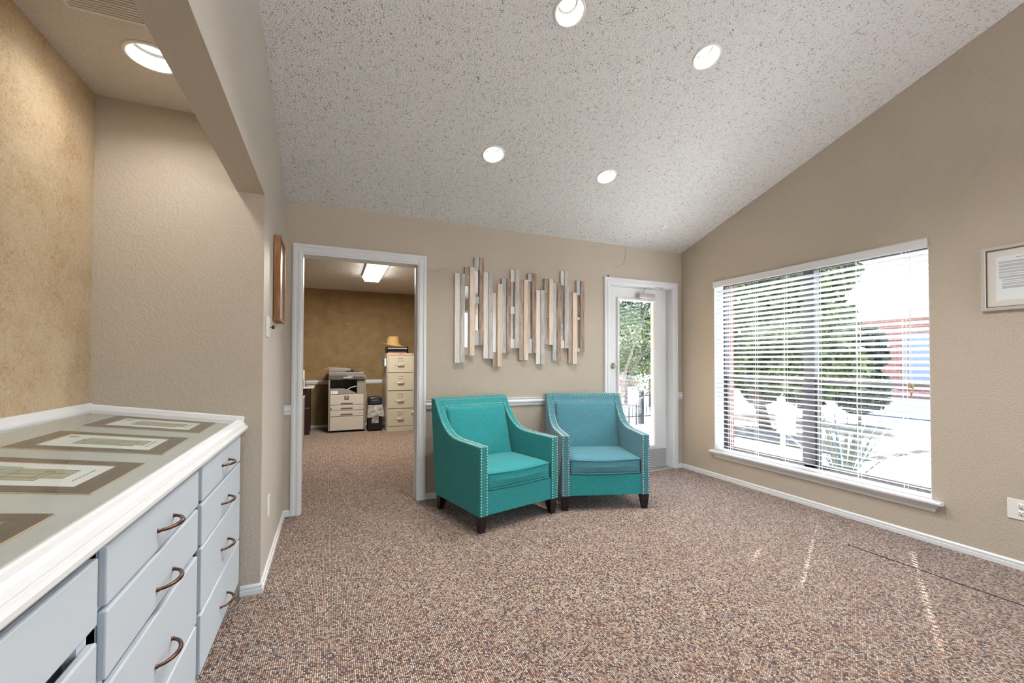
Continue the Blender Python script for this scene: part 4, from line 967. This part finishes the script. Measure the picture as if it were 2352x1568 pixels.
for za, zb in ((0.370, 0.455), (0.270, 0.363)):
    dr = fpanel(za, zb).build('paper_drawer', M['copier'], cp, bevel=0.004)
    MB().prism([(yf - 0.005, za + 0.050), (yf - 0.022, za + 0.040), (yf - 0.018, za + 0.032), (yf - 0.005, za + 0.028)], 'x', -0.10, 0.085).build('handle', M['copier_mid'], dr)
    MB().box(0.19, 0.225, yf - 0.0055, yf - 0.0035, za + 0.04, za + 0.044).build('size_mark', M['ink'], dr)
fpanel(0.035, 0.262).build('base_panel', M['copier'], cp, bevel=0.004)
MB().prism([(yf - 0.005, 0.498), (yf - 0.020, 0.492), (yf - 0.016, 0.484), (yf - 0.005, 0.480)], 'x', -0.10, 0.085).build('handle', M['copier_mid'], fd)
bd = MB().box(-0.047, 0.025, yf - 0.0065, yf - 0.003, 0.543, 0.611).build('badge', M['copier_dark'], fd)
MB().box(-0.034, 0.012, yf - 0.008, yf - 0.006, 0.592, 0.599).tube([(-0.028, yf - 0.0075, 0.562), (-0.018, yf - 0.0075, 0.575), (0.0, yf - 0.0075, 0.578), (0.004, yf - 0.0075, 0.57)], 0.0028, 5).build('emblem', M['plastic'], bd)
lb = MB().box(-0.257, -0.148, yf - 0.003, yf + 0.012, 0.644, 0.695).build('white_label', M['paper'], cp)
MB().prism([(-0.240, 0.664), (-0.232, 0.664), (-0.224, 0.676), (-0.232, 0.676)], 'y', yf - 0.0045, yf - 0.003).build('label_mark', M['ink'], lb)
MB().box(-0.262, -0.234, yf - 0.0052, yf - 0.0038, 0.385, 0.41).build('blue_sticker', M['blue_sticker'], cp)
MB().box(hw, hw + 0.02, -0.15, 0.15, 0.5, 0.66).build('side_cover', M['copier'], cp, bevel=0.006)
for x in (-0.20, 0.22):
    for y in (-0.22, 0.2): MB().lathe([(0.0, -0.012), (0.020, -0.012), (0.022, -0.008), (0.022, 0.008), (0.020, 0.012), (0, 0.012)], 16, (x, y, 0.022), 'x').build('caster', M['black'], cp)
mb = MB(); n_ = 10; vs = []
for i in range(n_ + 1):
    x = -0.10 - 0.26 * i / n_; z = 1.0812 + (0.010 * (1 - i / 6) if i < 6 else 0) - (0.0 if i < 7 else 0.016 * (i - 7) ** 1.3 / 2)
    for y in (-0.17, 0.12):
        for hh_ in (0, 0.0012): vs.append((x, y, z + hh_))
fs_ = []
for i in range(n_):
    a = i * 4; b = a + 4
    fs_ += [(a, b, b + 2, a + 2), (a + 1, a + 3, b + 3, b + 1), (a, a + 1, b + 1, b), (a + 2, b + 2, b + 3, a + 3)]
mb.add(vs, fs_, True)
tag(mb.build('paper_sheet', M['paper'], None, (0.265, 7.98, 0)), 'curling white sheets lying on top of the copier', 'paper')

# shredder with its bag
sh = thing('paper_shredder', 'black paper shredder bin between the copier and the file cabinet', 'shredder', (0.712, 7.76, 0))
MB().prism([(-0.118, 0.012), (0.118, 0.012), (0.105, 0.45), (-0.105, 0.45)], 'y', -0.13, 0.13).build('bin', M['black'], sh, bevel=0.012)
MB().soft(-0.112, 0.112, -0.14, 0.14, 0.45, 0.572, 0.03, 6, lambda u, v, ww, p: p + Vector((0, 0, 0.012 * (1 - u * u) if ww > 0 else 0))).build('shredder_head', M['black'], sh)
MB().box(-0.085, 0.085, -0.1432, -0.138, 0.465, 0.530).build('front_band', M['navy'], sh, bevel=0.002)
MB().box(-0.05, 0.05, -0.1442, -0.1425, 0.524, 0.534).build('band_highlight', M['steel'], sh)
wn_ = MB().soft(-0.058, 0.058, -0.136, -0.128, 0.135, 0.25, 0.0035, 3).build('window', M['bag'], sh)
for x in (-0.1, 0.1): MB().box(x - 0.012, x + 0.012, -0.13, -0.1, 0.0, 0.014).build('foot', M['black'], sh)
def bagf(u, v, ww, p):
    a = math.atan2(v, u); k = (0.5 - 0.5 * ww)
    flare = 0.020 * k + 0.009 * math.sin(a * 7 + ww * 4) * (0.4 + k) + 0.012 * k * (u > 0.5)
    return Vector((p.x + flare * math.cos(a), p.y + flare * math.sin(a), p.z + (0.02 * math.sin(a * 3) if ww < -0.9 else 0.006 * math.sin(a * 5))))
mb = MB(); NA = 40
for r_i, (zz, ex) in enumerate(((0.445, 0.004), (0.40, 0.014), (0.34, 0.022), (0.285, 0.030), (0.25, 0.026))):
    for k in range(NA):
        a = 2 * PI * k / NA; cx, cy = math.cos(a), math.sin(a)
        m_ = max(abs(cx) / 0.118, abs(cy) / 0.142); rr = 1 / m_ + (ex if cx > -0.3 else 0.25 * ex) * 0.8 + 0.005 * math.sin(a * 9 + r_i) * (0.3 + r_i * 0.25) + (0.003 * r_i * max(0, cx)) + (0.02 if cy < -0.6 else 0) * r_i / 4
        mb.v.append(Vector((rr * cx, rr * cy, zz + 0.016 * math.sin(a * 4 + 1) * (r_i / 4))))
for i in range(4):
    for k in range(NA): mb.f.append((i * NA + k, i * NA + (k + 1) % NA, (i + 1) * NA + (k + 1) % NA, (i + 1) * NA + k)); mb.sm.append(True)
mb.build('bag', M['bag'], sh)

# filing cabinet
fc = thing('file_cabinet', 'tall putty four drawer file cabinet in the office', 'file cabinet', (1.105, 7.80, 0))
hw = 0.227; yf = -0.35
MB().box(-hw, hw, yf + 0.01, 0.35, 0.0, 1.332).box(-hw + 0.014, hw - 0.014, yf - 0.0075, yf + 0.01, 0.001, 0.085).box(-hw + 0.014, hw - 0.014, yf - 0.0075, yf + 0.01, 1.302, 1.3315).box(-hw, -hw + 0.014, yf - 0.008, yf + 0.01, 0.0, 1.332).box(hw - 0.014, hw, yf - 0.008, yf + 0.01, 0.0, 1.332).build('case', M['putty'], fc, bevel=0.002)
for za, zb in ((1.005, 1.294), (0.698, 0.992), (0.394, 0.685), (0.090, 0.380)):
    dr = MB().box(-hw + 0.017, hw - 0.017, yf - 0.012, yf + 0.008, za, zb).build('drawer', M['putty'], fc, bevel=0.003)
    MB().sweep([(0, 0.012), (0.006, 0.012), (0.006, 0.016), (0, 0.016)], [(-0.045, zb - 0.098), (0.04, zb - 0.098), (0.04, zb - 0.046), (-0.045, zb - 0.046)], lambda u, ww, h: (u, yf - h, ww), True).build('label_holder', M['putty_metal'], dr)
    MB().tube([(-0.055, yf - 0.013, zb - 0.152), (-0.050, yf - 0.030, zb - 0.166), (0.050, yf - 0.030, zb - 0.166), (0.055, yf - 0.013, zb - 0.152)], 0.007, 8).box(-0.05, 0.05, yf - 0.034, yf - 0.026, zb - 0.182, zb - 0.160).build('handle', M['putty_metal'], dr)
    MB().lathe([(0.0, -0.018), (0.008, -0.017), (0.010, -0.012)], 14, (-0.089, yf, zb - 0.166), 'y').build('lock', M['putty_metal'], dr)
MB().box(hw - 0.03, hw - 0.018, yf - 0.014, yf - 0.006, 1.308, 1.322).box(-0.02, 0.02, yf - 0.0095, yf - 0.007, 1.312, 1.318).build('badge', M['ink'], fc)
pk = thing('pen_pocket', 'small white pocket holding blue pens on the side of the file cabinet', 'pen holder', (1.105 - 0.227, 7.585, 1.18))
MB().box(-0.028, -0.004, -0.05, 0.05, -0.07, 0.06).build('pocket', M['plastic'], pk, bevel=0.003)
MB().tube([(-0.03, 0.02, -0.02), (-0.05, 0.05, 0.05)], 0.009, 6).tube([(-0.02, -0.01, 0.0), (-0.045, 0.02, 0.06)], 0.008, 6).tube([(-0.035, 0.03, 0.03), (-0.03, 0.0, -0.04)], 0.012, 6).build('pens', plain('blue_pen', rgb(40, 44, 120), 0.4), pk)
# letter tray with books on top
tr = thing('letter_tray', 'black wire letter tray on top of the file cabinet', 'letter tray', (1.09, 7.72, 1.332))
mb = MB().box(-0.185, 0.185, -0.02, 0.24, 0.0, 0.006).box(-0.185, -0.179, -0.02, 0.24, 0.0, 0.116).box(0.179, 0.185, -0.02, 0.24, 0.0, 0.126).box(-0.185, 0.185, 0.234, 0.24, 0.0, 0.116)
for zz in (0.06, 0.108): mb.box(-0.185, 0.185, -0.020, -0.012, zz, zz + 0.008)
mb.box(-0.185, 0.185, -0.016, 0.24, 0.054, 0.058).build('tray_frame', M['black'], tr)
for (zz, hgt, mtn, lbl) in ((0.0065, 0.018, 'orange', 'orange folder in the bottom of the letter tray'), (0.025, 0.024, 'black', 'black binder in the lower level of the letter tray'), (0.0588, 0.026, 'navy', 'dark blue binder in the upper level of the letter tray'), (0.085, 0.014, 'paper', 'stack of white papers in the upper level of the letter tray')):
    tag(MB().box(-0.165, 0.165, -0.008, 0.225, 0, hgt).build('binder' if mtn != 'paper' else 'paper_stack', M[mtn], None, (1.09, 7.72, 1.332 + zz), bevel=0.002), lbl, 'binder' if mtn != 'paper' else 'paper')
hat = thing('straw_hat', 'straw hat resting on the letter tray above the file cabinet', 'hat', (1.035, 7.858, 1.480))
mb = MB(); N = 36
prof = [(0.205, 0.004), (0.17, -0.002), (0.135, 0.006), (0.112, 0.02), (0.110, 0.035), (0.104, 0.085), (0.096, 0.13), (0.085, 0.152), (0.06, 0.158), (0.02, 0.152), (0.0, 0.150)]
vs = []
for r, h in prof:
    for k in range(N):
        a = 2 * PI * k / N; q = max(0, (r - 0.12) / 0.085)
        vs.append((r * 1.0 * math.cos(a), r * 0.86 * math.sin(a), h + q * (0.012 - 0.030 * math.cos(a)) + (0.012 * q * math.sin(a) ** 2 if math.sin(a) > 0 else 0.034 * q * math.sin(a))))
mb.add(vs, [(i * N + k, i * N + (k + 1) % N, (i + 1) * N + (k + 1) % N, (i + 1) * N + k) for i in range(len(prof) - 1) for k in range(N)], True)
h_ = mb.build('hat_body', M['straw'], hat); so = h_.modifiers.new('thick', 'SOLIDIFY'); so.thickness = 0.003
MB().lathe([(0.1115, 0.022), (0.1120, 0.036), (0.1125, 0.036), (0.1125, 0.022)], 36).xf(Matrix.Diagonal((1, 0.86, 1, 1))).build('hat_band', M['straw'], hat)

# desk corner at the left
dk = thing('desk', 'dark cherry desk with a pale top at the left of the office', 'desk', (-0.62, 7.75, 0))
MB().box(-0.72, 0.318, -0.12, 0.45, 0.72, 0.735).build('frame_top', M['desk_wood'], dk)
MB().box(-0.74, 0.375, -0.16, 0.47, 0.748, 0.772).build('desk_top', M['cream_mat'], dk, bevel=0.006)
pdl = MB().box(0.25, 0.315, -0.13, 0.42, 0.0, 0.748).build('pedestal', M['desk_wood'], dk, bevel=0.003)
MB().box(-0.3, 0.25, -0.13, 0.42, 0.0, 0.748).build('drawer_pedestal', M['desk_wood'], dk, bevel=0.003)
MB().box(0.20, 0.318, -0.136, -0.128, 0.43, 0.437).box(0.28, 0.318, -0.136, -0.128, 0.72, 0.726).build('metal_strip', M['steel'], dk)
tag(MB().box(-0.25, 0.0, -0.06, 0.06, 0.0, 0.27).build('white_box', M['paper'], None, (-0.388, 7.72, 0.772), bevel=0.003), 'tall white box standing on the desk by the doorway edge', 'box')
tag(MB().soft(-0.05, 0.012, -0.03, 0.03, 0.0, 0.13, 0.012, 4).build('green_bottle', M['green'], None, (-0.402, 7.60, 0.772)), 'green plastic bottle on the desk beside the white box', 'bottle')
tag(MB().tube([(0, 0, 0), (0, 0, 0.12)], 0.004, 6).lathe([(0.0, 0.0), (0.03, 0.0), (0.03, 0.006), (0.0, 0.008)], 12).build('black_stand', M['black'], None, (-0.372, 7.78, 0.772)), 'thin black stand on the desk corner', 'stand')
cr_ = thing('low_cabinet', 'low grey cabinet with a wood top just inside the office doorway', 'cabinet', (-0.56, 6.4, 0))
MB().box(-0.24, 0.236, -0.28, 0.12, 0.0, 0.70).build('case', M['copier_mid'], cr_, bevel=0.003)
MB().box(-0.25, 0.240, -0.29, 0.13, 0.70, 0.715).build('top', M['tassel'], cr_, bevel=0.003)
tag(MB().lathe([(0.0, -0.014), (0.010, -0.012), (0.012, 0.0)], 12, (0, 0, 0), 'y').build('wall_hook', M['plastic'], None, (0.294, YR - 0.001, 1.882)), 'tiny white nail head alone on the brown office wall', 'nail')
# open office door swung against the right: only its knob shows past the casing
d2 = sthing('door_2', 'white office door standing open inside the office', 'door', (0.874, YB + WT + 0.02, 0))
MB().box(0, 0.04, 0.0, 0.86, 0.01, 2.02).build('door_leaf', M['door'], d2, bevel=0.002)
MB().lathe([(0.0, -0.065), (0.02, -0.065), (0.028, -0.055), (0.028, -0.042), (0.018, -0.032), (0.011, -0.024), (0.011, -0.006), (0.028, -0.004), (0.030, 0.0)], 20, (0, 0.79, 0.63), 'x').build('door_knob', M['plastic'], d2)

# ------------------------------------------------------------------ outside
GZ = -0.42
struct('ground', MB().box(-40, 60, -45, 60, GZ - 0.3, GZ - 0.02), M['asphalt'], 'pale road and yard outside', 'ground')
struct('ground_walkway', MB().box(1.82, 6.2, 3.84, 5.2, GZ - 0.02, GZ + 0.0).box(4.0, 7.2, 3.5, 9.5, GZ - 0.02, GZ + 0.012), M['concrete'], 'pale concrete walkway outside the glass door', 'walkway')
struct('ground_lawn', MB().box(4.3, 14.5, -3.0, 3.5, GZ - 0.02, GZ + 0.02), M['lawn'], 'grass outside the window', 'lawn')
struct('ground_bed', MB().box(8.2, 12.5, 4.2, 9.2, GZ - 0.02, GZ + 0.04), M['soil'], 'planting bed under the trees', 'planting bed')
def leaves(mb, c, rad, n, size, seed):
    rnd = random.Random(seed)
    for _ in range(n):
        while True:
            d_ = Vector((rnd.uniform(-1, 1), rnd.uniform(-1, 1), rnd.uniform(-1, 1)))
            if 0.35 < d_.length < 1: break
        p = Vector(c) + Vector((d_.x * rad[0], d_.y * rad[1], d_.z * rad[2]))
        q = Quaternion((rnd.uniform(-1, 1), rnd.uniform(-1, 1), rnd.uniform(-1, 1), rnd.uniform(-1, 1))).normalized()
        s_ = size * rnd.uniform(0.6, 1.4)
        mb.add([p + q @ Vector((-s_, 0, 0)), p + q @ Vector((0, -s_ * 0.45, 0.1 * s_)), p + q @ Vector((s_, 0, 0)), p + q @ Vector((0, s_ * 0.45, 0.1 * s_))], [(0, 1, 2, 3)])
    return mb
def tree(name, label, base, trunk, blobs, leafmat, bark, n=900, size=0.09, group=None):
    t = thing(name, label, 'tree' if 'tree' in name else 'shrub', base, 0, group)
    mb = MB()
    for pts, r in trunk: mb.tube(pts, r, 8)
    mb.build('trunk', bark, t)
    mb = MB()
    for i, (c, rad) in enumerate(blobs): leaves(mb, c, rad, int(n * rad[0] * rad[1] * 0.9 + 120), size, hash(label) % 1000 + i if False else len(label) * 13 + i)
    mb.build('foliage', leafmat, t)
    return t
tree('leaning_tree', 'bushy green tree with leaning reddish trunk outside the window', (9.6, 7.0, GZ),
     [([(0, 0, 0), (0.1, 0.3, 0.8), (0.0, 0.9, 1.8), (-0.2, 1.5, 3.0)], [0.14, 0.12, 0.10, 0.06]), ([(0.1, 0.3, 0.8), (0.1, -0.4, 1.7), (0.1, -0.8, 2.8)], [0.10, 0.07, 0.04])],
     [((0, 0.9, 2.3), (1.0, 1.3, 0.9)), ((0.1, -0.6, 2.5), (1.1, 1.2, 1.0)), ((0, -1.2, 1.5), (0.9, 0.9, 0.7)), ((0.3, 0.2, 1.35), (0.8, 1.0, 0.55)), ((0.2, 0.6, 3.4), (1.0, 1.2, 0.8)), ((0.3, -0.8, 3.6), (0.9, 1.0, 0.7)), ((0, 1.4, 1.3), (0.7, 0.8, 0.5))], M['leaf'], M['bark'], 2000, 0.10)
for i, (y, z) in enumerate(((9.2, 0.55), (7.85, 0.6), (6.5, 0.6))):
    tree('hedge_shrub', ['clipped dark shrub at the left of the hedge outside the window', 'clipped dark shrub in the middle of the hedge outside the window', 'clipped dark shrub at the right of the hedge outside the window'][i], (12.4, y, GZ), [([(0, 0, 0), (0, 0, 0.6)], [0.05, 0.03])],
         [((0, 0, 0.95), (0.6, 0.62, 0.65)), ((0, 0.0, 1.9), (0.55, 0.60, 0.7))], M['leaf_dark'], M['bark'], 5200, 0.09, 'hedge shrubs outside the window')
tree('garden_tree', 'small leafy tree with pale leaning stems outside the glass door', (5.75, 7.6, GZ),
     [([(-0.05, 0, 0), (0.05, 0, 0.8), (0.16, -0.1, 1.53), (0.5, -0.1, 2.3), (0.8, 0, 2.9)], [0.05, 0.04, 0.03, 0.022, 0.012]), ([(0.05, 0, 0.8), (0.5, 0.1, 1.5), (0.95, 0.0, 2.1)], [0.03, 0.024, 0.012]), ([(0.03, 0, 0.7), (0.2, -0.06, 0.66), (0.33, -0.1, 0.655), (0.75, -0.1, 0.95), (1.0, -0.1, 1.2)], [0.03, 0.026, 0.024, 0.02, 0.012])],
     [((0.3, 0.2, 2.2), (0.8, 0.5, 0.7)), ((0.85, 0.3, 1.9), (0.6, 0.5, 0.7)), ((0.4, 0.3, 2.9), (1.0, 0.6, 0.6)), ((0.9, 0.2, 1.25), (0.45, 0.4, 0.35)), ((0.3, 0.3, 1.5), (0.5, 0.4, 0.35))], M['leaf'], M['bark_pale'], 2300, 0.036)
tree('broad_tree', 'broad dark tree behind the fence outside the glass door', (10.6, 13.4, GZ),
     [([(0, 0, 0), (0.1, 0, 1.5), (0, 0, 3)], [0.16, 0.13, 0.08])],
     [((0, 0, 2.6), (2.2, 1.2, 1.2)), ((-1.2, 0, 3.4), (1.6, 1.0, 1.0)), ((1.4, 0, 3.6), (1.6, 1.0, 1.0)), ((0.4, 0, 1.7), (1.6, 0.9, 0.6))], M['leaf_dark'], M['bark'], 900, 0.11)
# iron fence
fn_ = thing('iron_fence', 'low black picket fence beyond the glass door', 'fence', (6.4, 8.9, GZ))
mb = MB()
for k in range(32): mb.box(-1.4 + k * 0.115 - 0.007, -1.4 + k * 0.115 + 0.007, -0.007, 0.007, 0.17, 0.79)
mb.build('pickets', M['iron'], fn_)
MB().box(-1.4, 2.2, -0.014, 0.014, 0.19, 0.22).box(-1.4, 2.2, -0.014, 0.014, 0.72, 0.75).build('rails', M['iron'], fn_)
for x in (-1.4, 1.06, 2.2): MB().box(x - 0.055, x + 0.055, -0.055, 0.055, 0.0, 0.88).build('post', M['iron'], fn_)
f2 = thing('yard_fence', 'grey picket fence far off through the left half of the window', 'fence', (10.6, 10.4, GZ))
mb = MB()
for k in range(30): mb.box(-0.01, 0.01, -1.5 + k * 0.11 - 0.01, -1.5 + k * 0.11 + 0.01, 0.05, 0.8)
mb.build('pickets', M['iron'], f2)
MB().box(-0.015, 0.015, -1.5, 1.7, 0.1, 0.14).box(-0.015, 0.015, -1.5, 1.7, 0.7, 0.74).build('rails', M['iron'], f2)
for y in (-1.5, 0.1, 1.7): MB().box(-0.06, 0.06, y - 0.06, y + 0.06, 0, 0.95).build('post', M['iron'], f2)
sg = thing('yard_sign', 'white sign board on the fence outside the glass door', 'sign', (7.10, 8.76, GZ))
MB().box(-0.165, 0.165, -0.012, 0.012, 0.54, 0.98).build('board', M['paper'], sg)
MB().box(-0.13, -0.10, 0.012, 0.04, 0.0, 0.95).box(0.10, 0.13, 0.012, 0.04, 0.0, 0.95).build('stake', M['iron'], sg)
vn = thing('parked_truck', 'white and red vehicle parked far beyond the fence', 'vehicle', (12.5, 17.2, GZ))
MB().box(-1.2, 1.0, -0.9, 0.9, 0.45, 0.78).build('lower_body', M['red'], vn, bevel=0.05)
MB().box(-1.2, 0.5, -0.85, 0.85, 0.78, 1.35).build('cab', M['paper'], vn, bevel=0.08)
for x in (-0.75, 0.6): MB().lathe([(0, -0.1), (0.3, -0.1), (0.33, -0.06), (0.33, 0.06), (0.3, 0.1), (0, 0.1)], 18, (x, -0.85, 0.33), 'y').build('wheel', M['black'], vn)
# beige utility post and spiky plant near the window
bp = thing('utility_post', 'beige utility post outside the window', 'post', (5.9, 4.0, GZ))
MB().box(-0.022, 0.022, 0.03, 0.074, 0.0, 0.88).build('post', M['post_beige'], bp, bevel=0.004)
MB().box(-0.05, 0.05, -0.11, 0.11, 0.61, 0.90).build('box', M['post_beige'], bp, bevel=0.01)
yu = thing('spiky_plant', 'spiky grey green plant with long blades outside the window', 'plant', (5.3, 2.95, GZ))
mb = MB(); rnd = random.Random(5)
for k in range(46):
    a = rnd.uniform(0, 2 * PI); el = rnd.uniform(0.35, 1.35); L = rnd.uniform(0.7, 1.15)
    d_ = Vector((math.cos(a) * math.cos(el), math.sin(a) * math.cos(el), math.sin(el))); sd = d_.cross(Vector((0, 0, 1))).normalized() * 0.016
    b_ = Vector((0, 0, 0.22)) + Vector((math.cos(a), math.sin(a), 0)) * 0.04
    m1 = b_ + d_ * L * 0.55; tip = b_ + d_ * L - Vector((0, 0, 0.06 * L))
    up_ = sd.cross(d_).normalized() * 0.004
    mb.add([b_ - sd, b_ + sd, m1 + sd, tip, m1 - sd, m1 + up_], [(0, 1, 5), (1, 2, 5), (2, 3, 5), (3, 4, 5), (4, 0, 5)])
mb.build('blades', M['yucca'], yu)
MB().lathe([(0.07, 0.0), (0.08, 0.15), (0.05, 0.25), (0, 0.27)], 12).build('stem', M['bark'], yu)
# brick neighbour
nb = thing('brick_building', 'red brick building with a pale roof through the right half of the window', 'building', (16.0, 5.0, GZ))
MB().box(0, 6, -6.0, 3.6, 0, 3.1).build('brick_wall', M['brick'], nb)
MB().prism([(-0.6, 3.0), (-0.6, 3.12), (3.0, 4.9), (6.6, 3.12), (6.6, 3.0)], 'y', -6.5, 4.1).build('roof', M['roof'], nb)
for y in (1.55, -2.2):
    fr = MB().sweep([(0, 0.0), (0.09, 0.0), (0.09, 0.06), (0, 0.06)], [(y - 0.65, 1.0), (y + 0.65, 1.0), (y + 0.65, 2.5), (y - 0.65, 2.5)], lambda u, ww, h: (-h, u, ww), True).build('window_frame', M['copier_mid'], nb)
    MB().box(-0.03, -0.01, y - 0.57, y + 0.57, 1.08, 2.42).build('pane', M['pane_blue'], fr)
MB().box(-0.5, -0.05, -6, 3.6, 0.0, 0.55).build('planter_wall', M['concrete'], nb)

# ------------------------------------------------------------------ light
sc = bpy.context.scene
wd = bpy.data.worlds.new('sky'); sc.world = wd; wd.use_nodes = True
nt = wd.node_tree; nt.nodes.clear()
ow = nt.nodes.new('ShaderNodeOutputWorld'); bg = nt.nodes.new('ShaderNodeBackground'); sk = nt.nodes.new('ShaderNodeTexSky')
sk.sky_type = 'NISHITA'; sk.sun_disc = False; sk.sun_elevation = math.radians(46); sk.sun_rotation = math.radians(62); sk.air_density = 1.2; sk.dust_density = 3.0
nt.links.new(sk.outputs[0], bg.inputs[0]); bg.inputs[1].default_value = 1.6
nt.links.new(bg.outputs[0], ow.inputs[0])
sun = bpy.data.lights.new('sun', 'SUN'); sun.energy = 30.0; sun.angle = math.radians(0.53); sun.color = (1.0, 0.96, 0.9)
so_ = bpy.data.objects.new('sun', sun); COL.objects.link(so_)
sd_ = Vector((-1, -0.53, -1.13 * 1.1318)).normalized()
so_.rotation_euler = sd_.to_track_quat('-Z', 'Y').to_euler(); so_.location = (12, 9, 12)
for nm, loc, rot, sx_, sy_ in (('window_portal', (XR + 0.25, (WY0 + WY1) / 2, (WZ0 + WZ1) / 2), (0, math.radians(90), 0), WZ1 - WZ0, WY1 - WY0),
                               ('rear_portal', ((RX0 + RX1) / 2, YREAR - 0.15, (RZ0 + RZ1) / 2), (math.radians(90), 0, 0), RX1 - RX0, RZ1 - RZ0),
                               ('door_portal', ((gx0 + gx1) / 2, YB + 0.2, (gz0 + gz1) / 2), (math.radians(-90), 0, 0), gx1 - gx0, gz1 - gz0)):
    pl = bpy.data.lights.new(nm, 'AREA'); pl.shape = 'RECTANGLE'; pl.size = sx_; pl.size_y = sy_; pl.cycles.is_portal = True
    po = bpy.data.objects.new(nm, pl); COL.objects.link(po); po.location = loc; po.rotation_euler = rot

# ------------------------------------------------------------------ camera
cam = bpy.data.cameras.new('camera'); co_ = bpy.data.objects.new('camera', cam); COL.objects.link(co_)
f_, yaw, pitch, roll = 976.5627, 0.4025, 0.0166, 0.0027
cam.sensor_fit = 'HORIZONTAL'; cam.sensor_width = 36; cam.lens = f_ / 2352 * 36
cam.shift_x = 0.9619 / 2352; cam.shift_y = 30.3786 / 2352
cam.clip_start = 0.02; cam.clip_end = 300
Fv = Vector((math.sin(yaw) * math.cos(pitch), math.cos(yaw) * math.cos(pitch), math.sin(pitch)))
R0 = Vector((math.cos(yaw), -math.sin(yaw), 0)); U0 = R0.cross(Fv)
Rv = R0 * math.cos(roll) + U0 * math.sin(roll); Uv = -R0 * math.sin(roll) + U0 * math.cos(roll)
co_.matrix_world = Matrix(((Rv.x, Uv.x, -Fv.x, 0), (Rv.y, Uv.y, -Fv.y, 0), (Rv.z, Uv.z, -Fv.z, 1.19), (0, 0, 0, 1)))
sc.camera = co_
vs_ = sc.view_settings; vs_.view_transform = 'Standard'; vs_.look = 'None'; vs_.gamma = 1; vs_.use_curve_mapping = False; vs_.exposure = 0.80
